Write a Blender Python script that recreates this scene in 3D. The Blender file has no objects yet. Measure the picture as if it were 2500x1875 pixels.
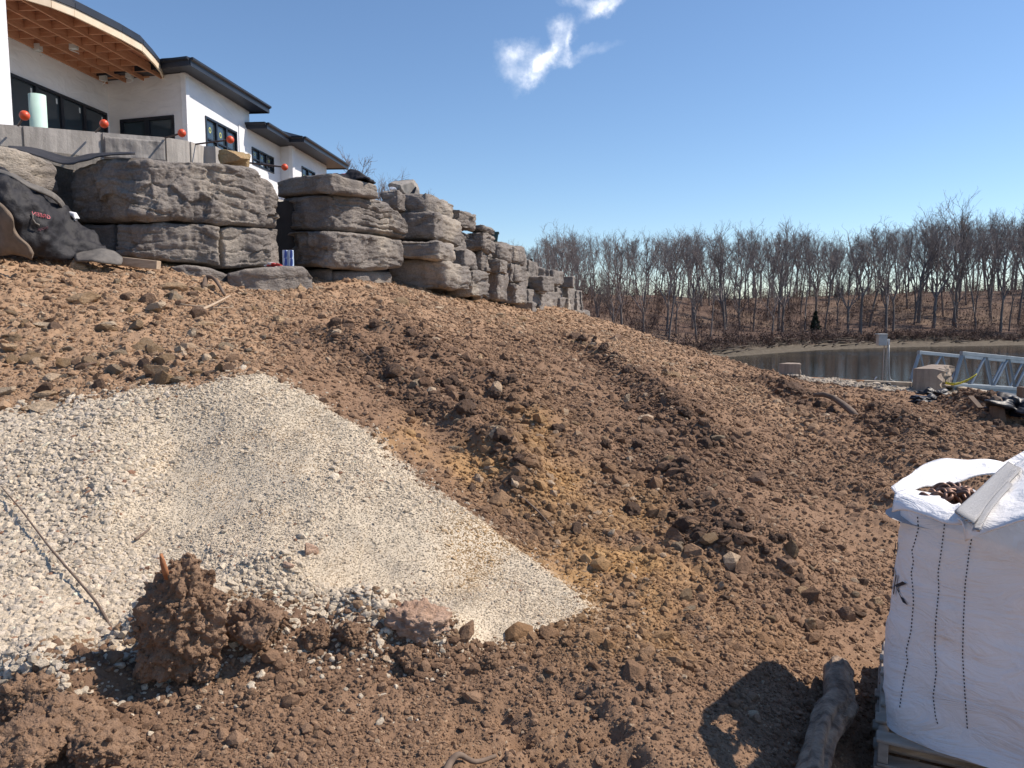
import bpy, bmesh, math, random
import numpy as np
from mathutils import Vector, Matrix, Euler

R = math.radians
scene = bpy.context.scene
COL = scene.collection

# ------------------------------------------------------------------ camera, sky, sun, exposure
F_PX, CX, CY = 1850.0, 1250.0, 937.5          # focal length and centre in pixels of the 2500 px wide photograph
PITCH = R(5.6)
CAM = np.array([0.0, 0.0, 1.75])
cam_data = bpy.data.cameras.new('camera')
cam_data.sensor_width = 36.0
cam_data.lens = 36.0 * F_PX / 2500.0
cam_data.clip_start = 0.05
cam_data.clip_end = 6000.0
cam = bpy.data.objects.new('camera', cam_data)
COL.objects.link(cam)
cam.location = CAM
cam.rotation_euler = (math.pi / 2 - PITCH, 0, 0)
scene.camera = cam

SUN_EL = R(47.0)
SUN_H = np.array([0.978, 0.208])
SUN_H = SUN_H / np.linalg.norm(SUN_H)
SUN_DIR = Vector((SUN_H[0] * math.cos(SUN_EL), SUN_H[1] * math.cos(SUN_EL), math.sin(SUN_EL)))
sun_data = bpy.data.lights.new('sun', 'SUN')
sun_data.energy = 3.5
sun_data.angle = R(0.53)
sun_data.color = (1.0, 0.89, 0.77)
sun = bpy.data.objects.new('sun', sun_data)
COL.objects.link(sun)
sun.location = (30, 10, 40)
sun.rotation_euler = SUN_DIR.to_track_quat('Z', 'Y').to_euler()

def ray(px, py):
    u = (px - CX) / F_PX
    w = (CY - py) / F_PX
    return np.array([u, math.cos(PITCH) + w * math.sin(PITCH), -math.sin(PITCH) + w * math.cos(PITCH)])

def P(px, py, Y):
    d = ray(px, py)
    return CAM + d * (Y / d[1])

def Pz(px, py, z):
    d = ray(px, py)
    return CAM + d * ((z - CAM[2]) / d[2])

def proj(x, y, z):
    """world -> photograph pixel (arrays)"""
    dy = y - CAM[1]; dz = z - CAM[2]
    dep = dy * math.cos(PITCH) - dz * math.sin(PITCH)
    up = dy * math.sin(PITCH) + dz * math.cos(PITCH)
    dep = np.where(np.abs(dep) < 1e-3, 1e-3, dep)
    return CX + F_PX * (x - CAM[0]) / dep, CY - F_PX * up / dep, dep

world = bpy.data.worlds.new('World')
scene.world = world
world.use_nodes = True
wn = world.node_tree
wn.nodes.clear()
w_out = wn.nodes.new('ShaderNodeOutputWorld')
w_bg = wn.nodes.new('ShaderNodeBackground')
sky = wn.nodes.new('ShaderNodeTexSky')
sky.sky_type = 'NISHITA'
sky.sun_disc = False
sky.sun_elevation = SUN_EL
sky.sun_rotation = math.atan2(SUN_H[0], SUN_H[1])
sky.altitude = 250.0
sky.air_density = 1.0
sky.dust_density = 0.0
sky.ozone_density = 5.0
w_bg.inputs['Strength'].default_value = 0.084
wn.links.new(w_bg.outputs[0], w_out.inputs['Surface'])

def wnode(t, **kw):
    n = wn.nodes.new(t)
    for k, v in kw.items():
        setattr(n, k, v)
    return n

def build_clouds():
    """two wisps of cirrus fixed to directions of the sky"""
    tc = wnode('ShaderNodeTexCoord')
    c0 = Vector(ray(1330, 110)).normalized()
    rt = Vector((c0.y, -c0.x, 0)).normalized()
    up = rt.cross(c0).normalized()
    def dot(vec):
        n = wnode('ShaderNodeVectorMath', operation='DOT_PRODUCT')
        wn.links.new(tc.outputs['Generated'], n.inputs[0])
        n.inputs[1].default_value = vec
        return n.outputs['Value']
    def m(op, a, b=None, c=None, clamp=False):
        n = wnode('ShaderNodeMath', operation=op)
        n.use_clamp = clamp
        for i, v in enumerate((a, b, c)):
            if v is None: continue
            if isinstance(v, (int, float)): n.inputs[i].default_value = v
            else: wn.links.new(v, n.inputs[i])
        return n.outputs[0]
    fwd = dot(c0)
    U = m('DIVIDE', dot(rt), fwd)
    V = m('DIVIDE', dot(up), fwd)
    comb = wnode('ShaderNodeCombineXYZ')
    wn.links.new(U, comb.inputs[0]); wn.links.new(V, comb.inputs[1])
    def noise(scale, detail, rough, off):
        mp = wnode('ShaderNodeVectorMath', operation='ADD')
        wn.links.new(comb.outputs[0], mp.inputs[0]); mp.inputs[1].default_value = (off, off * .7, off * .3)
        n = wnode('ShaderNodeTexNoise')
        n.inputs['Scale'].default_value = scale; n.inputs['Detail'].default_value = detail
        n.inputs['Roughness'].default_value = rough
        wn.links.new(mp.outputs[0], n.inputs['Vector'])
        return n
    n1 = noise(34, 7, .62, 1.3); n2 = noise(34, 7, .62, 7.1)
    Uw = m('ADD', U, m('MULTIPLY', m('SUBTRACT', n1.outputs['Fac'], .5), .034))
    Vw = m('ADD', V, m('MULTIPLY', m('SUBTRACT', n2.outputs['Fac'], .5), .034))
    n3 = noise(70, 6, .6, 3.7)
    k = 1.0 / (F_PX * 1.08)
    blobs = [(1322, 160, 66, 20, 42, 1.15), (1262, 128, 44, 26, 8, .72), (1252, 178, 36, 24, -30, .45),
             (1366, 64, 27, 21, 0, .72), (1392, 104, 9, 34, -8, .65), (1350, 120, 30, 16, 45, .6),
             (1430, 128, 88, 13, 12, .30), (1478, 14, 48, 17, 32, .95), (1408, 2, 52, 15, -20, .55), (1300, 198, 30, 14, 0, .4)]
    total = None
    for (px, py, rx, ry, ang, wt) in blobs:
        d = Vector(ray(px, py))
        bu = d.dot(rt) / d.dot(c0); bv = d.dot(up) / d.dot(c0)
        ca, sa = math.cos(R(ang)), math.sin(R(ang))
        du = m('SUBTRACT', Uw, bu); dv = m('SUBTRACT', Vw, bv)
        a = m('ADD', m('MULTIPLY', du, ca / (rx * k)), m('MULTIPLY', dv, sa / (rx * k)))
        b = m('ADD', m('MULTIPLY', du, -sa / (ry * k)), m('MULTIPLY', dv, ca / (ry * k)))
        r2 = m('ADD', m('MULTIPLY', a, a), m('MULTIPLY', b, b))
        g = m('MULTIPLY', m('EXPONENT', m('MULTIPLY', r2, -1.0)), wt)
        total = g if total is None else m('ADD', total, g)
    dens = m('MULTIPLY', total, m('MULTIPLY_ADD', n3.outputs['Fac'], 1.9, -.12))
    dens = m('MULTIPLY', m('SUBTRACT', dens, .07), 1.05, clamp=True)
    dens = m('MULTIPLY', m('POWER', dens, 1.15), .80)
    dens = m('MULTIPLY', dens, m('GREATER_THAN', fwd, .3))
    mix = wnode('ShaderNodeMix', data_type='RGBA')
    wn.links.new(m('MINIMUM', dens, .85), mix.inputs['Factor'])
    wn.links.new(sky.outputs['Color'], mix.inputs['A'])
    mix.inputs['B'].default_value = (8.6, 8.9, 9.6, 1)
    wn.links.new(mix.outputs['Result'], w_bg.inputs['Color'])
build_clouds()

vs = scene.view_settings
vs.view_transform = 'Standard'
vs.look = 'None'
vs.gamma = 1.0
vs.exposure = 0.8
vs.use_curve_mapping = False
scene.cycles.use_denoising = True
scene.cycles.denoiser = 'OPENIMAGEDENOISE'
scene.cycles.denoising_input_passes = 'RGB_ALBEDO_NORMAL'
scene.cycles.denoising_prefilter = 'ACCURATE'
scene.cycles.max_bounces = 6

rng = np.random.default_rng(7)
random.seed(7)

# ------------------------------------------------------------------ numpy noise
def _hash(ix, iy, iz, seed):
    h = (ix.astype(np.int64) * 374761393 + iy.astype(np.int64) * 668265263 + iz.astype(np.int64) * 2147483647 + seed * 974711) & 0xFFFFFFFF
    h = ((h ^ (h >> 13)) * 1274126177) & 0xFFFFFFFF
    h = ((h ^ (h >> 16)) * 2246822519) & 0xFFFFFFFF
    h = h ^ (h >> 15)
    return (h & 0xFFFFFF) / float(0xFFFFFF)

def noise2(x, y, seed=0):
    ix = np.floor(x); iy = np.floor(y)
    fx = x - ix; fy = y - iy
    fx = fx * fx * fx * (fx * (fx * 6 - 15) + 10); fy = fy * fy * fy * (fy * (fy * 6 - 15) + 10)
    z = np.zeros_like(ix)
    a = _hash(ix, iy, z, seed); b = _hash(ix + 1, iy, z, seed)
    c = _hash(ix, iy + 1, z, seed); d = _hash(ix + 1, iy + 1, z, seed)
    return (a + (b - a) * fx) * (1 - fy) + (c + (d - c) * fx) * fy - .5

def fbm2(x, y, octs, seed=0, gain=.5, lac=2.03):
    s = np.zeros_like(x); a = 1.0
    for i in range(octs):
        s += a * noise2(x, y, seed + i * 17)
        x = x * lac + 13.7; y = y * lac + 5.3; a *= gain
    return s

def noise3(p, seed=0):
    x, y, z = p[:, 0], p[:, 1], p[:, 2]
    ix = np.floor(x); iy = np.floor(y); iz = np.floor(z)
    f = [x - ix, y - iy, z - iz]
    f = [t * t * (3 - 2 * t) for t in f]
    r = 0
    for dx in (0, 1):
        for dy in (0, 1):
            for dz in (0, 1):
                w = (f[0] if dx else 1 - f[0]) * (f[1] if dy else 1 - f[1]) * (f[2] if dz else 1 - f[2])
                r = r + w * _hash(ix + dx, iy + dy, iz + dz, seed)
    return r - .5

def fbm3(p, octs, seed=0, gain=.5):
    s = np.zeros(len(p)); a = 1.0
    for i in range(octs):
        s += a * noise3(p, seed + i * 31)
        p = p * 2.03 + 7.1; a *= gain
    return s

def sstep(a, b, x):
    t = np.clip((x - a) / (b - a), 0, 1)
    return t * t * (3 - 2 * t)

# ------------------------------------------------------------------ objects
def tag(o, label=None, cat=None, group=None, kind=None):
    if label: o['label'] = label
    if cat: o['category'] = cat
    if group: o['group'] = group
    if kind: o['kind'] = kind
    return o

def link(name, me, mat=None, parent=None):
    if mat is not None and len(me.materials) == 0:
        me.materials.append(mat)
    o = bpy.data.objects.new(name, me)
    COL.objects.link(o)
    if parent is not None: o.parent = parent
    return o

def empty(name, loc=(0, 0, 0), rot=(0, 0, 0)):
    o = bpy.data.objects.new(name, None)
    COL.objects.link(o)
    o.location = tuple(loc); o.rotation_euler = rot
    o.empty_display_size = .2
    return o

def npmesh(name, V, F, smooth=False):
    """fast mesh from arrays; F is an (n,3) or (n,4) int array"""
    V = np.asarray(V, np.float32); F = np.asarray(F, np.int32)
    me = bpy.data.meshes.new(name)
    me.vertices.add(len(V)); me.vertices.foreach_set('co', V.ravel())
    k = F.shape[1]
    me.loops.add(F.size); me.loops.foreach_set('vertex_index', F.ravel())
    me.polygons.add(len(F))
    me.polygons.foreach_set('loop_start', np.arange(0, F.size, k, dtype=np.int32))
    me.polygons.foreach_set('use_smooth', np.full(len(F), smooth, dtype=bool))
    me.update(calc_edges=True)
    return me

def grid_faces(nr, nc, wrap=False):
    i = np.arange(nr - 1)[:, None]; j = np.arange(nc if wrap else nc - 1)[None, :]
    j2 = (j + 1) % nc
    a = i * nc + j; b = i * nc + j2; c = (i + 1) * nc + j2; d = (i + 1) * nc + j
    return np.stack([a, b, c, d], -1).reshape(-1, 4)

class MB:
    """collects shapes in world space and links them as one mesh object"""
    def __init__(self): self.v = []; self.f = []
    def add(self, V, F):
        o = len(self.v)
        self.v += [tuple(map(float, p)) for p in V]
        self.f += [tuple(int(i) + o for i in f) for f in F]
        return self
    def hexa(self, pts):
        """8 points: 4 of one face, then the 4 opposite ones in the same order"""
        return self.add(pts, [(0, 1, 2, 3), (7, 6, 5, 4), (0, 4, 5, 1), (1, 5, 6, 2), (2, 6, 7, 3), (3, 7, 4, 0)])
    def box(self, lo, hi):
        (a, b, c), (d, e, f) = lo, hi
        return self.hexa([(a, b, c), (d, b, c), (d, e, c), (a, e, c), (a, b, f), (d, b, f), (d, e, f), (a, e, f)])
    def beam(self, p0, p1, w, h, up=(0, 0, 1)):
        p0 = Vector(p0); p1 = Vector(p1); d = (p1 - p0).normalized()
        s = d.cross(Vector(up))
        if s.length < 1e-4: s = d.cross(Vector((1, 0, 0)))
        s = s.normalized() * (w / 2); u = s.cross(d).normalized() * (h / 2)
        q = [p0 - s - u, p0 + s - u, p0 + s + u, p0 - s + u]
        return self.hexa(q + [x + (p1 - p0) for x in q])
    def tube(self, path, rad, n=8, cap=True):
        path = [Vector(p) for p in path]
        if not hasattr(rad, '__len__'): rad = [rad] * len(path)
        o = len(self.v); N = len(path)
        ref = Vector((0, 0, 1))
        for i, p in enumerate(path):
            d = (path[min(i + 1, N - 1)] - path[max(i - 1, 0)]).normalized()
            s = d.cross(ref)
            if s.length < .15: s = d.cross(Vector((1, 0, 0)))
            s.normalize(); u = s.cross(d)
            for k in range(n):
                a = 2 * math.pi * k / n
                q = p + (s * math.cos(a) + u * math.sin(a)) * rad[i]
                self.v.append((q.x, q.y, q.z))
        for i in range(N - 1):
            for k in range(n):
                a = o + i * n + k; b = o + i * n + (k + 1) % n
                self.f.append((a, b, b + n, a + n))
        if cap:
            self.f.append(tuple(o + k for k in range(n - 1, -1, -1)))
            self.f.append(tuple(o + (N - 1) * n + k for k in range(n)))
        return self
    def build(self, name, mat, parent=None, smooth=False, bevel=0):
        me = bpy.data.meshes.new(name)
        me.from_pydata(self.v, [], self.f)
        if smooth: me.polygons.foreach_set('use_smooth', [True] * len(me.polygons))
        if bevel:
            bm = bmesh.new(); bm.from_mesh(me)
            bmesh.ops.bevel(bm, geom=list(bm.edges), offset=bevel, segments=1, affect='EDGES', profile=.7)
            bm.to_mesh(me); bm.free()
        bm = bmesh.new(); bm.from_mesh(me)
        bmesh.ops.recalc_face_normals(bm, faces=bm.faces); bm.to_mesh(me); bm.free()
        return link(name, me, mat, parent)

# ------------------------------------------------------------------ materials
def rgb(r, g, b):
    """photograph-style 0-255 value to linear"""
    f = lambda c: ((c / 255) / 12.92) if c / 255 <= .04045 else (((c / 255) + .055) / 1.055) ** 2.4
    return (f(r), f(g), f(b), 1.0)

class NT:
    def __init__(self, name):
        self.m = bpy.data.materials.new(name); self.m.use_nodes = True
        self.t = self.m.node_tree; self.t.nodes.clear()
        self.out = self.n('ShaderNodeOutputMaterial'); self.bsdf = self.n('ShaderNodeBsdfPrincipled')
        self.l(self.bsdf.outputs[0], self.out.inputs['Surface'])
        self.tc = self.n('ShaderNodeTexCoord')
    def n(self, t, **kw):
        x = self.t.nodes.new(t)
        for k, v in kw.items(): setattr(x, k, v)
        return x
    def l(self, a, b): self.t.links.new(a, b)
    def put(self, sock, v):
        if isinstance(v, (int, float, tuple)): sock.default_value = v
        else: self.l(v, sock)
    def noise(self, scale, detail=4, rough=.55, vec=None, dist=0, stretch=None):
        x = self.n('ShaderNodeTexNoise')
        x.inputs['Scale'].default_value = scale; x.inputs['Detail'].default_value = detail
        x.inputs['Roughness'].default_value = rough; x.inputs['Distortion'].default_value = dist
        v = vec or self.tc.outputs['Object']
        if stretch:
            mp = self.n('ShaderNodeMapping'); mp.inputs['Scale'].default_value = stretch
            self.l(v, mp.inputs['Vector']); v = mp.outputs[0]
        self.l(v, x.inputs['Vector'])
        return x.outputs['Fac']
    def ramp(self, fac, stops):
        x = self.n('ShaderNodeValToRGB')
        el = x.color_ramp.elements
        while len(el) < len(stops): el.new(.5)
        for e, (p, c) in zip(el, stops):
            e.position = p; e.color = c if len(c) == 4 else (*c, 1)
        self.l(fac, x.inputs['Fac'])
        return x.outputs['Color']
    def mix(self, fac, a, b, mode='MIX'):
        x = self.n('ShaderNodeMix', data_type='RGBA', blend_type=mode)
        self.put(x.inputs['Factor'], fac); self.put(x.inputs['A'], a); self.put(x.inputs['B'], b)
        return x.outputs['Result']
    def math(self, op, a, b=0.0, clamp=False):
        x = self.n('ShaderNodeMath', operation=op); x.use_clamp = clamp
        self.put(x.inputs[0], a); self.put(x.inputs[1], b)
        return x.outputs[0]
    def attr(self, name, typ='GEOMETRY', out='Fac'):
        x = self.n('ShaderNodeAttribute'); x.attribute_name = name; x.attribute_type = typ
        return x.outputs[out]
    def bump(self, h, strength=.5, dist=.02):
        x = self.n('ShaderNodeBump'); x.inputs['Strength'].default_value = strength
        x.inputs['Distance'].default_value = dist; self.l(h, x.inputs['Height'])
        self.l(x.outputs[0], self.bsdf.inputs['Normal'])
    def fin(self, color, rough=.9, metal=0.0, spec=None):
        self.put(self.bsdf.inputs['Base Color'], color)
        self.put(self.bsdf.inputs['Roughness'], rough)
        self.bsdf.inputs['Metallic'].default_value = metal
        if spec is not None: self.bsdf.inputs['Specular IOR Level'].default_value = spec
        return self.m

def simple(name, c1, c2, scale=6, rough=.85, bump=.3, bscale=30, bdist=.01, metal=0.0, detail=5, stretch=None, spec=None):
    t = NT(name)
    col = t.mix(t.ramp(t.noise(scale, detail, .6, stretch=stretch), [(.32, (0, 0, 0)), (.68, (1, 1, 1))]), c1, c2)
    if bump: t.bump(t.noise(bscale, 5, .6, stretch=stretch), bump, bdist)
    return t.fin(col, rough, metal, spec)
# ================================================================== GROUND
def rot2(dx, dy): return np.array([dx, dy])

# control points of the site: photographed spot + its distance, or plain world positions
_cp = []
for px, py, Y in [
    (-350, 560, 12.0), (0, 603, 12.4), (250, 640, 13.2), (400, 656, 13.7), (560, 692, 14.6), (760, 694, 16.6), (960, 697, 18.4),
    (1100, 722, 23), (1260, 752, 32.5), (1430, 778, 50),
    (-300, 800, 9.0), (0, 800, 9.2), (300, 800, 9.6), (0, 700, 10.8), (300, 700, 11.6), (640, 760, 11.5), (640, 840, 9.2),
    (900, 800, 12), (900, 930, 8.2), (1050, 860, 11.0), (1150, 850, 12.6), (1150, 1030, 7.9), (1200, 1200, 5.9),
    (1400, 880, 14), (1400, 1080, 7.8), (1400, 1290, 5.5), (1300, 800, 21), (1450, 810, 27),
    (1600, 831, 32), (1700, 858, 28.5), (1850, 905, 26), (1600, 900, 17.5), (1700, 950, 15.5), (1700, 1100, 8.6), (1700, 1300, 5.8),
    (1900, 960, 17.5), (1900, 1100, 9.6), (1900, 1300, 5.9), (2000, 1000, 14.5), (2150, 1000, 14.5), (2300, 1025, 13.2), (2480, 1060, 11.8),
    (2400, 1130, 8.6), (2150, 970, 19.5), (1980, 935, 24.5), (2250, 962, 22.3), (2400, 990, 19),
    # the gravel heap
    (640, 906, 7.2), (560, 912, 7.1), (450, 937, 6.95), (250, 978, 6.75), (0, 1014, 6.55), (-300, 1050, 6.4),
    (0, 1300, 4.85), (300, 1200, 5.25), (300, 1400, 4.45), (600, 1100, 5.9), (600, 1300, 4.85), (-300, 1350, 4.6),
    (900, 1150, 5.6), (900, 1350, 4.75), (740, 985, 6.68), (800, 1050, 6.2), (1050, 1270, 5.1), (1110, 1420, 4.5), (430, 1120, 5.95), (520, 1220, 5.3)]:
    _cp.append(P(px, py, Y))
_cp += [np.array(p, float) for p in [
    (-2.6, 3.1, .05), (-1.2, 3.6, .03), (-.6, 2.6, 0), (0, 2.0, -.02), (0, 3.6, 0), (.3, 4.1, .02), (.95, 3.0, -.04), (1.0, 2.2, -.1), (1.8, 3.4, -.47), (2.5, 3.4, -.5),
    (2.3, 4.6, -.3), (1.7, 2.4, -.47), (3.4, 3.6, -.5), (3.6, 6, -.25), (1.6, 4.6, -.1), (-4, 1, .08), (-2, 1, .02), (0, 0, 0), (3, 0, -.5), (-6, -5, .1), (0, -6, 0), (6, -5, -.5),
    (-6, 3, .25), (-9, 6, .9), (-12, 9, 1.8), (-14, 13, 3.0), (8, 5, -.5), (12, 9, -.6), (16, 14, -.75), (9, 12, -.45), (-10, 18, 3.1), (-6, 22, 3.0), (-2, 30, 2.6), (2, 44, 2.0), (4, 60, 1.2),
    (-25, 12, 4), (-22, 26, 4.5), (-15, 45, 4)]]
_cp = np.array(_cp)
_gx, _gy = 12.0, 16.0
def _tps(r2): return np.where(r2 > 1e-12, .5 * r2 * np.log(r2 + 1e-12), 0)
# work in log-distance space so near and far control points weigh alike
def _warp(x, y):
    r = np.sqrt(x * x + (y + 3) ** 2) + .5
    a = np.arctan2(x, y + 3)
    return a * 2.2, np.log(r)
_cu, _cv = _warp(_cp[:, 0], _cp[:, 1])
_n = len(_cp)
_K = _tps((_cu[:, None] - _cu[None]) ** 2 + (_cv[:, None] - _cv[None]) ** 2) + np.eye(_n) * 2e-4
_Pm = np.stack([np.ones(_n), _cu, _cv], 1)
_A = np.block([[_K, _Pm], [_Pm.T, np.zeros((3, 3))]])
_w = np.linalg.solve(_A, np.concatenate([_cp[:, 2], np.zeros(3)]))

def H0(x, y):
    x = np.asarray(x, float); y = np.asarray(y, float)
    sh = x.shape; x = x.ravel(); y = y.ravel()
    out = np.empty(len(x))
    for i in range(0, len(x), 40000):
        u, v = _warp(x[i:i + 40000], y[i:i + 40000])
        d = _tps((u[:, None] - _cu) ** 2 + (v[:, None] - _cv) ** 2)
        out[i:i + 40000] = d @ _w[:_n] + _w[_n] + _w[_n + 1] * u + _w[_n + 2] * v
    return np.clip(out, -4, 6).reshape(sh)

WATER_Z = -2.6
# edge of the site towards the lake: sea wall on the right, natural bank under the ridge
SEA = [Pz(1860, 915, -.6), Pz(2108, 929, -.6), Pz(2226, 934, -.6), Pz(2314, 941, -.6), Pz(2500, 972, -.6)]
SEA = [np.array([p[0], p[1]]) for p in SEA]
SEA.append(SEA[-1] + (SEA[-1] - SEA[-2]) * 3)
_shore = [np.array(p) for p in [(-30., 200.), (-6., 110.), (3., 72.), (5.9, 56.), (5.75, 42.), (6.3, 34.), (7.3, 29.6)]] + SEA + [np.array([60., -10.])]
_shw = [9, 9, 6, 4, 3.5, 3, 2] + [.15] * len(SEA) + [3]

def seg_dist(x, y, pts, closed=False):
    """distance to a polyline, signed by the side (positive on the right of travel), and arc position"""
    best = np.full(x.shape, 1e9); sgn = np.zeros(x.shape); wid = np.zeros(x.shape)
    n = len(pts)
    for i in range(n if closed else n - 1):
        a = pts[i]; b = pts[(i + 1) % n]
        d = b - a; L2 = d @ d
        t = np.clip(((x - a[0]) * d[0] + (y - a[1]) * d[1]) / L2, 0, 1)
        qx = a[0] + t * d[0]; qy = a[1] + t * d[1]
        ds = (x - qx) ** 2 + (y - qy) ** 2
        m = ds < best
        best = np.where(m, ds, best)
        sgn = np.where(m, np.sign(d[0] * (y - a[1]) - d[1] * (x - a[0])), sgn)
        wid = np.where(m, i + t, wid)
    return np.sqrt(best), sgn, wid

def inside(x, y, poly):
    c = np.zeros(x.shape, bool)
    n = len(poly)
    for i in range(n):
        a = poly[i]; b = poly[(i + 1) % n]
        if abs(b[1] - a[1]) < 1e-12: continue
        m = ((a[1] > y) != (b[1] > y)) & (x < (b[0] - a[0]) * (y - a[1]) / (b[1] - a[1]) + a[0])
        c ^= m
    return c

def hit0(px, py, Hf):
    d = ray(px, py)
    t = np.geomspace(1.2, 75, 900)
    x = CAM[0] + d[0] * t; y = CAM[1] + d[1] * t; z = CAM[2] + d[2] * t
    g = Hf(x, y) - z
    k = np.argmax(g > 0)
    if not (g > 0).any(): k = len(t) - 1
    if k > 0:
        f = g[k - 1] / (g[k - 1] - g[k]); tt = t[k - 1] + (t[k] - t[k - 1]) * f
    else: tt = t[0]
    return CAM + d * tt

# heaps and windrows left by the machine (photographed lines, width m, height m)
_rows = []
for pts, wd, ht in [
    ([(760, 800), (900, 880), (1040, 990), (1160, 1080), (1250, 1160), (1350, 1260)], .26, .17),
    ([(880, 790), (1000, 835), (1130, 905), (1260, 985), (1330, 1060)], .3, .13),
    ([(1010, 930), (1100, 960), (1200, 1030), (1300, 1100)], .2, .08),
    ([(1390, 820), (1470, 880), (1560, 940), (1660, 1040), (1760, 1130)], .42, .22),
    ([(1560, 1090), (1680, 1180), (1800, 1290), (1950, 1420)], .26, .14),
    ([(1620, 1240), (1720, 1330), (1830, 1400)], .2, .12),
    ([(1840, 930), (1930, 975), (2030, 1010)], .5, .22),
    ([(2130, 985), (2210, 1050), (2280, 1085)], .35, .1),
    ([(2330, 985), (2400, 1015), (2490, 1060)], .5, .3),
    ([(330, 1540), (450, 1560), (640, 1520), (760, 1540), (980, 1560), (1180, 1590)], .24, .15),
    ([(0, 1660), (120, 1690), (260, 1760)], .2, .10),
    ([(1350, 1560), (1500, 1600), (1700, 1700)], .25, .05)]:
    w = [hit0(a, b, H0)[:2] for a, b in pts]
    _rows.append((w, wd, ht))
_bumps = []      # (x, y, radius, height)
for px, py, rad, ht in [(560, 1560, .30, .13), (700, 1520, .22, .10), (400, 1640, .3, .10), (150, 1750, .3, .10), (930, 1580, .18, .06), (1230, 1640, .3, .04),
                        (60, 1560, .35, .05), (800, 1650, .35, .06), (2420, 1030, .5, .18), (2210, 965, .4, .1), (1180, 1480, .18, .05)]:
    q = hit0(px, py, H0); _bumps.append((q[0], q[1], rad, ht))

def H1(x, y):
    """site height without crumbs"""
    z = H0(x, y)
    for pts, wd, ht in _rows:
        x0 = min(p[0] for p in pts) - 4 * wd; x1 = max(p[0] for p in pts) + 4 * wd
        y0 = min(p[1] for p in pts) - 4 * wd; y1 = max(p[1] for p in pts) + 4 * wd
        m = (x > x0) & (x < x1) & (y > y0) & (y < y1)
        if not m.any(): continue
        d, s, w = seg_dist(x[m], y[m], pts)
        wob = .55 + 1.3 * (noise2(x[m] * 1.7, y[m] * 1.7, 5) + .5) + .5 * noise2(x[m] * 5, y[m] * 5, 9)
        ends = sstep(0, .5, w) * sstep(0, .5, len(pts) - 1 - w)
        z[m] += ht * wob * ends * np.exp(-(d / wd) ** 2)
    for bx, by, rad, ht in _bumps:
        z += ht * np.exp(-((x - bx) ** 2 + (y - by) ** 2) / rad ** 2)
    d, s, w = seg_dist(x, y, _shore)
    wd = np.interp(w, np.arange(len(_shw)), _shw)
    beyond = np.where(s > 0, d, -d)
    drop = sstep(0, 1, beyond / wd)
    z = z * (1 - drop) + (-4.2) * drop
    return z

def G(px, py):
    return hit0(px, py, H1)

PILE_PX = [(-420, 1068), (0, 1014), (120, 1002), (250, 980), (330, 952), (400, 942), (470, 948), (540, 925), (590, 912), (640, 906), (700, 930), (760, 962), (830, 1022),
           (930, 1092), (1010, 1165), (1110, 1225), (1210, 1300), (1310, 1375), (1400, 1440), (1440, 1480), (1330, 1525), (1240, 1548), (1150, 1545), (1080, 1510),
           (1010, 1470), (930, 1462), (820, 1476), (700, 1484), (600, 1470), (500, 1505), (400, 1530), (300, 1545), (200, 1578), (100, 1622), (0, 1655), (-420, 1720)]
PILE = [G(a, b)[:2] for a, b in PILE_PX]
PAD = [Pz(a, b, -.72)[:2] for a, b in [(1905, 925), (2108, 931), (2226, 936), (2314, 943), (2500, 974), (2560, 990), (2480, 998), (2400, 985), (2330, 975), (2285, 962), (2200, 962), (2120, 950), (2040, 945), (1960, 940)]]

def pile_d(x, y):
    """signed distance into the gravel heap (positive inside)"""
    d, s, w = seg_dist(x, y, PILE, True)
    return np.where(inside(x, y, PILE), d, -d)

def zones(x, y, z):
    """colour zones of the soil itself"""
    px, py, dep = proj(x, y, z)
    n = fbm2(x * .9, y * .9, 3, 71); n2 = fbm2(x * 2.6, y * 2.6, 3, 77)
    front = dep > 0
    edge = np.interp(py, [500, 640, 760, 900, 1000], [1000, 800, 700, 660, 560])
    tan = sstep(130, -110, px - edge - 170 * n) * sstep(1120, 1000, py + 80 * n)
    # lighter strip of stones below the wall and along the crest track
    wl = np.interp(px, [0, 680, 960, 1260, 1430, 1700], [640, 690, 697, 750, 778, 856])
    tan = np.maximum(tan, .85 * sstep(115, 10, py - wl + 60 * n) * sstep(200, 500, px) * sstep(1900, 1500, px))
    tr = np.interp(px, [1380, 1600, 1800, 2000], [795, 880, 960, 1040])
    trk = sstep(40, 5, np.abs(py - tr) + 26 * n) * sstep(1380, 1460, px) * sstep(2040, 1960, px)
    tan = np.maximum(tan, .9 * trk)
    och = np.zeros_like(x)
    for (a, b, ra, rb, k) in [(1440, 1390, 190, 110, 1), (1330, 1210, 130, 90, .7), (1000, 1075, 70, 45, 1), (1180, 1125, 90, 60, .8), (1620, 1460, 150, 80, .8), (1290, 1060, 80, 70, .6),
                              (1500, 1300, 130, 90, .6), (1600, 1560, 260, 60, .35), (1250, 1490, 80, 60, .6), (1130, 1330, 45, 30, .5), (1280, 1800, 130, 70, .45)]:
        och = np.maximum(och, k * np.exp(-(((px - a) / ra) ** 2 + ((py - b) / rb) ** 2)))
    och = np.clip(och * (.9 + 1.6 * n2 + 1.0 * n), 0, 1)
    dark = np.zeros_like(x)
    for pts, wd, ht in _rows:
        d, s, w = seg_dist(x, y, pts)
        dark = np.maximum(dark, np.exp(-(d / (wd * 1.7)) ** 2))
    dark = .7 * np.clip(dark * (.75 + 1.3 * n) + .3 * sstep(700, 900, px) * sstep(1900, 1500, px) * sstep(1400, 1200, py) * (.6 + n), 0, 1) * (1 - .5 * tan)
    f = front.astype(float)
    return tan * f, och * f, dark * f

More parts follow.
